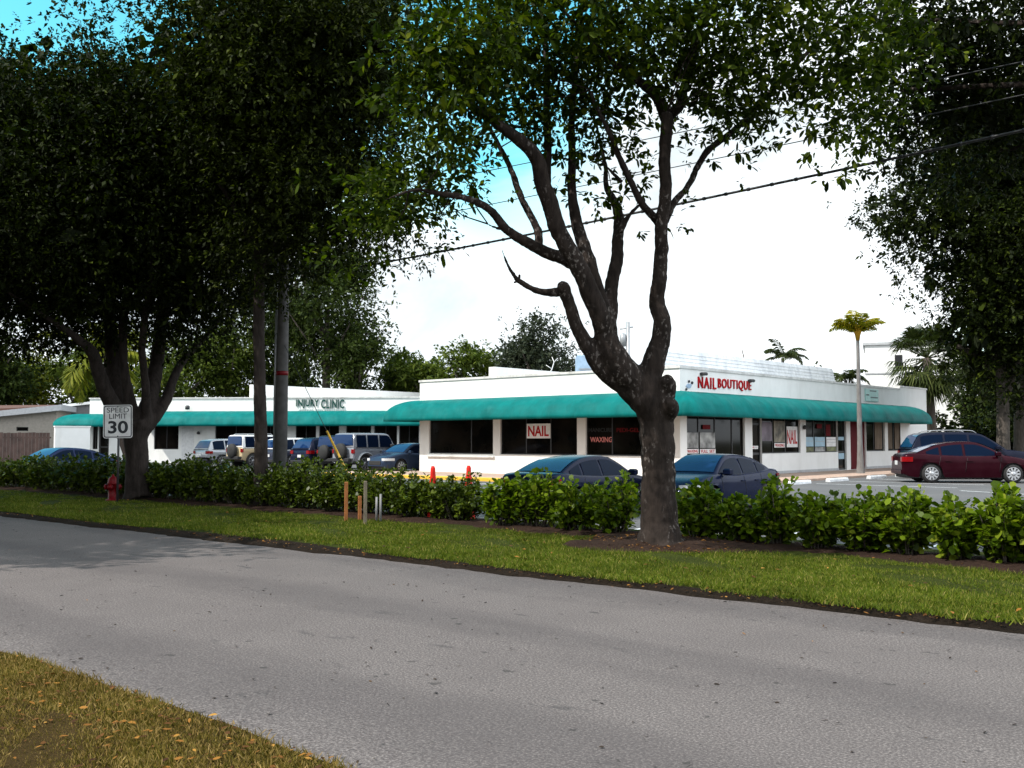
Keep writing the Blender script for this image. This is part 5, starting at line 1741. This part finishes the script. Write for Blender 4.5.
# ------------------------------------------------------------------ background trees
def bg_tree(label, cx, top, d, rx, base=470, mat='leaf_bg', dens=1.0, leaf=.42, name='tree', bare=0.0, seed=0):
    rg = np.random.default_rng(100 + int(cx) + seed)
    b_ = at(cx, 440, d); b_.z = -.1
    o = thing(name, label, 'tree', b_)
    topz = H + (440 - top) * d / F
    R_ = rx * d / F
    mb = MB()
    mb.tube([b_, b_ + Vector((.1, 0, topz * .4)), b_ + Vector((.2, .1, topz * .75))], [R_ * .075 + .08, R_ * .05 + .05, .05], 8)
    for k in range(6):
        a = rg.uniform(0, 2 * PI); z_ = topz * rg.uniform(.3, .55)
        s_ = b_ + Vector((.1, 0, z_)); e = s_ + Vector((math.cos(a) * R_ * .7, math.sin(a) * R_ * .7, topz * rg.uniform(.15, .38)))
        mb.tube([s_, s_.lerp(e, .5) + Vector((0, 0, .2)), e], [.12, .09, .04], 6)
    to_local(mb.build('trunk', M['bark_bg']), o)
    PP, OO = [], []
    nb_ = 9
    for k in range(nb_):
        a = rg.uniform(0, 2 * PI); q = rg.uniform(.15, .75); zc = rg.uniform(.38, .86)
        c = np.array([b_.x + math.cos(a) * R_ * q, b_.y + math.sin(a) * R_ * q, topz * zc])
        r_ = R_ * rg.uniform(.32, .55)
        r2 = min(r_ * .8, topz - c[2])
        n_ = int(34 * dens * r_ * r_ / (leaf / .42) ** 2)
        p, o_, _ = blob_points(c, (r_, r_, max(.5, r2)), max(20, n_), rg, .28 * r_, .4)
        PP.append(p); OO.append(o_)
    c = np.array([b_.x, b_.y, topz * .62])
    p, o_, _ = blob_points(c, (R_ * .8, R_ * .8, topz * .36), int(30 * dens * R_ * R_ / (leaf / .42) ** 2), rg, .25 * R_, .5)
    PP.append(p); OO.append(o_)
    V = rosettes(np.concatenate(PP), np.concatenate(OO), rg, 6, leaf, leaf * .5, 4)
    to_local(poly_cloud('crown', V, 4, M[mat]), o)
    return o


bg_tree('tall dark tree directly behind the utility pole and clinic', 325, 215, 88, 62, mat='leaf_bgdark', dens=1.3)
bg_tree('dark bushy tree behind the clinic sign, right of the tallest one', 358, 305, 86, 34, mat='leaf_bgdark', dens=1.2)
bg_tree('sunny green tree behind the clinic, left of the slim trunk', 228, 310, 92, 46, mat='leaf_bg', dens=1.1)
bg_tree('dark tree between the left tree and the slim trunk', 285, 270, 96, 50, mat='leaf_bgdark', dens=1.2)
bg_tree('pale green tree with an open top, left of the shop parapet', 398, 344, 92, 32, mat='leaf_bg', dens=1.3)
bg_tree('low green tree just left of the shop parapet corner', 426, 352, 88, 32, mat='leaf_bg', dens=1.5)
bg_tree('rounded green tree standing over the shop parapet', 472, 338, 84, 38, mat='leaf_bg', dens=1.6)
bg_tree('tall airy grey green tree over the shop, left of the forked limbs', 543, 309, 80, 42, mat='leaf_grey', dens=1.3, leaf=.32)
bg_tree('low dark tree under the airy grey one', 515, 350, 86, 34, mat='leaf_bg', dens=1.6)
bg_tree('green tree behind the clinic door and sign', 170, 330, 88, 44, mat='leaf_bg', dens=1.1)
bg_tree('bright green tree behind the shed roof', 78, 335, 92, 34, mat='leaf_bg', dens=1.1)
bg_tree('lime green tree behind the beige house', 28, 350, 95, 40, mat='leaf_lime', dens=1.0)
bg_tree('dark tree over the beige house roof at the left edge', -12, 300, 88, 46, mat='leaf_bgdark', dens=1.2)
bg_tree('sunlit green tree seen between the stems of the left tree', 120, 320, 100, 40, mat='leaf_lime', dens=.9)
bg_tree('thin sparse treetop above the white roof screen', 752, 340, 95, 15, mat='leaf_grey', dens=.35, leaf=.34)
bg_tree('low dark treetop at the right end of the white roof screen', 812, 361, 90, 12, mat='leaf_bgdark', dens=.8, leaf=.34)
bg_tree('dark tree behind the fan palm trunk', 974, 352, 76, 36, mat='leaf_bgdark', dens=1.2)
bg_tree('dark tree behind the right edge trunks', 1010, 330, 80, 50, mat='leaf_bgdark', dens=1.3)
# undergrowth under the right hand trees
P_, O_ = [], []
for px in range(930, 1100, 12):
    c = at(px, 425, 66)
    p, o_, _ = blob_points((c.x, c.y, 1.6), (1.8, 1.2, 1.7), 110, rng, .5); P_.append(p); O_.append(o_)
tag(poly_cloud('undergrowth', rosettes(np.concatenate(P_), np.concatenate(O_), rng, 6, .36, .2, 4), 4, M['leaf_dark']), kind='stuff')
# wood on the photographer's side of the street, seen only as reflection
P_, O_ = [], []
for k in range(60):
    p, o_, _ = blob_points((-95 + 150 * k / 59 + rng.uniform(-2, 2), -24 + rng.uniform(-5, 3), rng.uniform(3.0, 4.5)), (3.5, 3, 4.2), 130, rng, .9); P_.append(p); O_.append(o_)
tag(poly_cloud('woods', rosettes(np.concatenate(P_), np.concatenate(O_), rng, 5, .9, .6, 4), 4, M['leaf_bgdark']), kind='stuff')
# far wood that closes the horizon
P_, O_ = [], []
for k in range(90):
    a = math.radians(-50 + 100 * k / 89); d = 150 + rng.uniform(-12, 12)
    c = Vector((RX * math.sin(a) + FX * math.cos(a), RY * math.sin(a) + FY * math.cos(a), 0)) * d
    p, o_, _ = blob_points((c.x, c.y, 2.2), (4.5, 3, rng.uniform(2.0, 4.2)), 90, rng, 1.0); P_.append(p); O_.append(o_)
tag(poly_cloud('woods', rosettes(np.concatenate(P_), np.concatenate(O_), rng, 5, 1.1, .7, 4), 4, M['leaf_bgdark']), kind='stuff')


# ------------------------------------------------------------------ palms
def frond(V, base, az, el, length, droop, leaflet, rg, n=26, wid=.05):
    """pinnate frond: rachis points and leaflet triangles appended to V"""
    pts = []
    p = Vector(base); e = el
    for i in range(n + 1):
        pts.append(p.copy())
        e -= droop / n * (0.4 + 1.2 * i / n)
        p = p + Vector((math.cos(az) * math.cos(e), math.sin(az) * math.cos(e), math.sin(e))) * (length / n)
    for i in range(2, n + 1):
        t_ = (pts[i] - pts[i - 1]).normalized()
        s_ = t_.cross(Vector((0, 0, 1))).normalized()
        up_ = s_.cross(t_)
        k = math.sin(PI * min(1, (i / n) * .9 + .12)) ** .6
        for sg_ in (1, -1):
            for r_ in range(2):
                L = leaflet * k * rg.uniform(.8, 1.1)
                d_ = (s_ * sg_ * .8 + t_ * rg.uniform(.35, .75) + up_ * rg.uniform(-.25, .35) - Vector((0, 0, .3))).normalized()
                a = pts[i]; w_ = t_ * wid
                m_ = a + d_ * L * .5
                V.append([a - w_ * .5, m_ - w_ * .6 - Vector((0, 0, 0)), a + d_ * L - Vector((0, 0, L * .18)), m_ + w_ * .6])
    return pts


def feather_palm(label, base, trunk_h, r0, r1, nf, flen, droop, leaflet, mat, seed=1, crownshaft=None, lean=(0, 0), el_rng=(.1, 1.25), azs=None, bark='bark_palm'):
    rg = np.random.default_rng(seed)
    base = Vector(base)
    o = thing('palm_tree', label, 'palm tree', base)
    top = base + Vector((lean[0], lean[1], trunk_h))
    mb = MB()
    n = 14
    mb.tube([base - Vector((0, 0, .1))] + [base.lerp(top, k / n) + Vector((lean[0], lean[1], 0)) * (.25 * math.sin(PI * k / n)) for k in range(n + 1)],
            [r0 * 1.7] + [(r0 + (r1 - r0) * k / n) * (1.45 if k == 0 else 1 + .25 * max(0, 1 - k / 3)) * rg.uniform(.97, 1.03) for k in range(n + 1)], 12)
    to_local(mb.build('trunk', M[bark]), o)
    V, R_ = [], MB()
    for k in range(nf):
        az = azs[k] if azs else 2 * PI * k / nf * 2.4 + rg.uniform(-.2, .2)
        el = rg.uniform(*el_rng) if not azs else el_rng[k % len(el_rng)]
        pts = frond(V, top + Vector((0, 0, .1)), az, el, flen * rg.uniform(.85, 1.1), droop * rg.uniform(.8, 1.2), leaflet, rg, wid=.075 * flen / 2)
        R_.tube(pts, [.028 * flen / 2 * (1 - .8 * i / len(pts)) for i in range(len(pts))], 5, cap=False)
    to_local(poly_cloud('crown', np.array([[v[:] for v in q] for q in V]), 4, M[mat]), o)
    to_local(R_.build('frond_stalk', M[mat]), o)
    if crownshaft:
        mb = MB(); mb.tube([top - Vector((0, 0, .25)), top, top + Vector((0, 0, .25)), top + Vector((0, 0, .5))], [r1 * 1.2, r1 * 1.8, r1 * 3.0, r1 * .8], 10)
        to_local(mb.build('crownshaft', M[crownshaft]), o)
    return o


pbase = at(860, 440, 46.0); pbase.z = .075
ptop = at(857.6, 333, 46.0)
cr = YAW
feather_palm('slender palm with a smooth grey trunk and yellow green crown, in front of the shop', pbase, ptop.z - pbase.z - .1, .135, .07, 11, 1.45, 1.55, .50, 'palm_yellow', 5, 'palm_orange', (ptop.x - pbase.x, ptop.y - pbase.y),
             el_rng=(.95, .95, 1.5, .75, .8, 1.0, 1.3, 1.1, 1.1, 1.4, .9), azs=[cr, cr + PI, cr + PI / 2, cr + .5, cr + PI - .5, cr - .7, cr - 2.4, cr + .25, cr + PI + .2, cr - PI / 2, cr + PI - .1])
for (px, py, d, fl, lab, sd) in ((784, 353, 78, 2.1, 'dark feathery palm top showing above the white roof screen', 8), (847, 375, 74, 2.0, 'dark palm top left of the slender palm trunk, above the parapet', 9)):
    b_ = at(px, 440, d); b_.z = -.1
    feather_palm(lab, b_, at(px, py + 4, d).z, .16, .12, 13, fl, 1.7, .55, 'palm_leaf', sd, el_rng=(-.1, 1.3))
b_ = at(134, 440, 58); b_.z = -.1
t_ = at(106, 350, 58)
feather_palm('coconut palm with a yellowing hanging frond behind the left tree stems', b_, t_.z, .2, .16, 9, 4.6, 1.5, 1.0, 'leaf_lime', 21, None, (t_.x - b_.x, t_.y - b_.y), el_rng=(-.5, .9), bark='bark_dark')


def fan_palm(label, px, py, d, R_, seed):
    rg = np.random.default_rng(seed)
    b_ = at(px + 5, 440, d); b_.z = -.05
    o = thing('palm_tree', label, 'palm tree', b_)
    top = at(px, py, d)
    mb = MB(); mb.tube([b_, b_.lerp(top, .5), top], [.36, .33, .26], 14)
    to_local(mb.build('trunk', M['bark_bg']), o)
    V = []; S_ = MB()
    for k in range(64):
        az = rg.uniform(0, 2 * PI); el = rg.uniform(-1.15, 1.3)
        d_ = Vector((math.cos(az) * math.cos(el), math.sin(az) * math.cos(el), math.sin(el)))
        L = R_ * .55
        hub = top + d_ * L - Vector((0, 0, .12 * L))
        S_.tube([top, hub], [.03, .02], 5, cap=False)
        s_ = d_.cross(Vector((0, 0, 1))).normalized(); up_ = s_.cross(d_)
        for j in range(17):
            a = -1.35 + 2.7 * j / 16
            q = (d_ * math.cos(a) + s_ * math.sin(a) + up_ * .12 * math.cos(a)).normalized()
            l_ = R_ * .55 * rg.uniform(.85, 1.05)
            w_ = q.cross(up_).normalized() * .055
            m_ = hub + q * l_ * .6
            e = hub + q * l_ - Vector((0, 0, l_ * rg.uniform(.22, .5)))
            V.append([hub, m_ - w_, e, m_ + w_])
    to_local(poly_cloud('crown', np.array([[v[:] for v in q] for q in V]), 4, M['palm_leaf']), o)
    to_local(S_.build('frond_stalk', M['palm_leaf']), o)


fan_palm('bushy grey green fan palm beyond the far right end of the shop', 927, 358, 62, 2.7, 31)

# ------------------------------------------------------------------ hedge and shrubs
def shrub_mesh(rx, ry, hgt, n, rg, mat, L=.10, W=.062):
    """upright shrub: leafy shoots in rosettes, denser outside, open near the ground"""
    P_, O_ = [], []
    shoots = max(14, int(n / 9))
    tips = []
    for k in range(shoots):
        a = rg.uniform(0, 2 * PI); q = rg.uniform(0, 1) ** .55
        tip = np.array([math.cos(a) * q * rx, math.sin(a) * q * ry, hgt * (1 - .30 * q * q) * rg.uniform(.42, 1.10)])
        foot = np.array([tip[0] * .35, tip[1] * .35, .06])
        tips.append((foot, tip))
        m_ = 9
        for j in range(m_):
            u = .18 + .82 * (j / (m_ - 1)) ** .8
            p = foot + (tip - foot) * u + rg.normal(0, .035, 3) + np.array([0, 0, .05 * math.sin(PI * u)])
            P_.append(p); O_.append((tip - foot) / np.linalg.norm(tip - foot) * .9 + np.array([math.cos(a), math.sin(a), 0]) * .5)
    P_ = np.array(P_); O_ = np.array(O_)
    P_[:, 2] = np.maximum(P_[:, 2], .10)
    V = rosettes(P_, O_, rg, 6, L, W, 6, droop=.15)
    V[:, :, 2] = np.maximum(V[:, :, 2], .02)
    return V, tips


def shrub(label, x, y, rx, ry, hgt, n, seed, mat='leaf_hedge', group='shrubs in the loose hedge', L=.10):
    rg = np.random.default_rng(seed)
    o = thing('shrub', label, 'shrub', (x, y, .02), 0, group)
    V, tips = shrub_mesh(rx, ry, hgt, n, rg, mat, L, L * .66)
    poly_cloud('foliage', V, 6, M[mat], o)
    mb = MB()
    for f_, t_ in tips:
        mb.tube([Vector((f_[0], f_[1], -.05)), Vector(f_) * .4 + Vector(t_) * .6, Vector(t_)], [.014, .009, .005], 5, cap=False)
    mb.build('stem', M['bark_bg'], o)
    return o


HY_ = 13.75
sh_list = [(511, 505, 29, 'round leafy shrub just right of the gap behind the navy sedan tail'), (538, 508, 34, 'dense shrub in front of the navy sedan rear window'), (577, 508, 34, 'dense shrub in front of the navy sedan doors'), (616, 512, 33, 'shrub touching the big trunk on its left side'),
           (700, 515, 32, 'bright shrub touching the big trunk on its right side'), (738, 520, 32, 'bright low shrub in front of the blue sedan doors'), (776, 520, 20, 'narrow tall shrub at the tail of the blue sedan'), (818, 528, 30, 'broad shrub below the palm wheel stops'),
           (862, 532, 30, 'broad shrub directly below the palm trunk'), (906, 535, 26, 'narrow shrub below the maroon sedan tail'), (955, 540, 31, 'shrub below the middle of the maroon sedan'), (1003, 545, 34, 'large shrub at the right edge below the maroon sedan nose'), (1052, 550, 32, 'shrub running out of frame at the right edge')]
tops = [474, 473, 474, 478, 485, 487, 480, 488, 487, 488, 488, 490, 492]
for i, ((px, py, rw, lab), tp) in enumerate(zip(sh_list, tops)):
    v, fw = ray(px, 440); k = HY_ / v.y
    x = v.x * k; y = HY_ + random.uniform(-.12, .12); d = k * fw
    hgt = H - (tp - 440) * d / F
    if i == 11 or i == 12: y += .1
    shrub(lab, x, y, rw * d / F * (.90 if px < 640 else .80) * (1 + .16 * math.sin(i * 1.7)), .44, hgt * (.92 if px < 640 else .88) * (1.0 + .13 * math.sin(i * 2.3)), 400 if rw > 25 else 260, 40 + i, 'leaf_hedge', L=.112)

# long clipped hedge to the left: one continuous hedge
hd = thing('hedge', 'long continuous green hedge running left from the gap to the frame edge', 'hedge', (-25, HY_, 0))
rg = np.random.default_rng(77)
VV = []; mbs = MB()
x = -13.6
while x > -47:
    d = math.hypot(x, HY_) * .9
    hgt = 1.0 + .10 * math.sin(x * 1.3) + rg.uniform(-.06, .06) - (.24 if x > -15.3 else 0)
    n_ = 470 if x > -22 else (300 if x > -30 else 200)
    V, tips = shrub_mesh(.62, .55, hgt, n_, rg, None, .095 if x > -22 else .12, .056 if x > -22 else .07)
    off = np.array([x, HY_ + .15 + rg.uniform(-.08, .08), .02])
    VV.append(V + off)
    for f_, t_ in tips[::2]:
        mbs.tube([Vector((f_[0] + off[0], f_[1] + off[1], -.05)), Vector(t_ + off)], [.014, .005], 4, cap=False)
    x -= .62
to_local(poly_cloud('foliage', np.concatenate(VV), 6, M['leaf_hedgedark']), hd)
to_local(mbs.build('stem', M['bark_bg']), hd)

# ------------------------------------------------------------------ grass and litter
def blades(name, n, xr, yr, ok, hgt, wid, mat, z0, seed, grow=None):
    rg = np.random.default_rng(seed)
    x = rg.uniform(*xr, n); y = rg.uniform(*yr, n)
    d = x * FX + y * FY
    lat = x * RX + y * RY
    keep = (d > 3) & (np.abs(lat / np.maximum(d, .1)) < .56) & (rg.uniform(0, 1, n) < np.minimum(1, (9.5 / np.maximum(d, 1)) ** 1.6))
    x, y, d = x[keep], y[keep], d[keep]
    k2 = ok(x, y, rg)
    x, y, d = x[k2], y[k2], d[k2]
    n = len(x)
    C = np.stack([x, y, np.full(n, z0)], 1)
    A = unit(np.stack([rg.normal(0, .55, n), rg.normal(0, .55, n), np.ones(n)], 1))
    sc_ = np.maximum(1, d / 11)
    L = hgt * rg.uniform(.45, 1.25, n)
    # tufts
    L *= .75 + .5 * (np.sin(x * 3.1 + 2 * np.sin(y * 2.3)) * np.sin(y * 4.1 + x) > -.2)
    ang = rg.uniform(0, PI, n)
    S = np.stack([np.cos(ang), np.sin(ang), np.zeros(n)], 1) * (wid * sc_ * rg.uniform(.7, 1.3, n))[:, None]
    V = np.empty((n, 4, 3))
    V[:, 0] = C - S; V[:, 1] = C + S
    bend = A.copy(); bend[:, 2] *= .7
    V[:, 2] = C + A * L[:, None] * .6 + S * .7
    V[:, 3] = C + A * L[:, None] * .6 + bend * L[:, None] * .45
    o = poly_cloud(name, V, 4, mat)
    return tag(o, kind='stuff'), n


def ok_verge(x, y, rg):
    e = np.array([far_edge(a) for a in x])
    edge = e + .03 + .16 * np.maximum(0, np.sin(x * 1.9) + .6 * np.sin(x * 5.3 + 1) + .3 * np.sin(x * 13)) + (.35 * ((x > -17) & (x < -11))) + rg.normal(0, .09, len(x))
    md = ((x - TB.x) / 1.25) ** 2 + ((y - TB.y) / 1.1) ** 2
    fade = rg.uniform(0, 1, len(x)) < np.clip((13.05 + .12 * np.sin(x * 2.1) - y) / .35, 0, 1)
    return (y > edge) & fade & (md > 1.0 + rg.normal(0, .15, len(x)))


_, n_ = blades('grass', 1100000, (-44, 4), (9.2, 13.2), ok_verge, .055, .0045, M['blade'], .025, 5)
print('verge blades', n_)
_, n_ = blades('dry_grass', 330000, (-9, 1.0), (-1.0, 3.3), lambda x, y, rg: y < np.array([near_edge(a) for a in x]) - .02 + rg.normal(0, .03, len(x)), .042, .0032, M['blade_dry'], .0, 6)
print('near blades', n_)


def litter(name, n, xr, yr, ok, L, mat, z, seed, shape=6, flat=.25):
    rg = np.random.default_rng(seed)
    x = rg.uniform(*xr, n); y = rg.uniform(*yr, n)
    k = ok(x, y, rg); x, y = x[k], y[k]; n = len(x)
    C = np.stack([x, y, z(x, y) if callable(z) else np.full(n, z)], 1)
    ang = rg.uniform(0, 2 * PI, n)
    A = np.stack([np.cos(ang), np.sin(ang), rg.normal(0, .2, n)], 1)
    l_ = L * rg.uniform(.5, 1.3, n)
    V = leaf_polys(C, A, l_, l_ * rg.uniform(.35, .6, n), rg, shape, fold=.3, droop=.0, flat=flat)
    V[:, :, 2] = np.maximum(V[:, :, 2], C[:, 2:3] - .004)
    return tag(poly_cloud(name, V, shape, mat), kind='stuff')


litter('fallen_leaves', 4800, (-9, 1), (-1, 3.4), lambda x, y, rg: (y < 3.2) & (rg.uniform(0, 1, len(x)) < .35 + .6 * (y > 2.5)), .045, M['litter'], .03, 9)
litter('verge_leaves', 700, (-30, 3), (9.2, 13.2), lambda x, y, rg: rg.uniform(0, 1, len(x)) < .6, .06, M['litter'], .07, 10)
litter('road_debris', 2600, (-22, 3), (3.2, 9.3), lambda x, y, rg: rg.uniform(0, 1, len(x)) < .20 + .80 * (np.abs(y - 3.3) < .35) + .5 * (y > 8.9), .036, M['debris'], -.028, 12)
litter('mulch_litter', 1500, (TB.x - 1.8, TB.x + 1.8), (TB.y - 1.4, TB.y + 1.4), lambda x, y, rg: ((x - TB.x) / 1.5) ** 2 + ((y - TB.y) / 1.15) ** 2 < 1, .05,
       M['litter'], lambda x, y: .07 + .11 * np.clip(1 - np.hypot(x - TB.x, y - TB.y) / 1.3, 0, 1), 13)
litter('edge_litter', 2600, (-24, 3), (9.0, 9.75), lambda x, y, rg: np.abs(y - np.array([far_edge(a) for a in x]) - .12) < rg.exponential(.14, len(x)), .045, M['litter'], .015, 14)
bpy.context.view_layer.update()
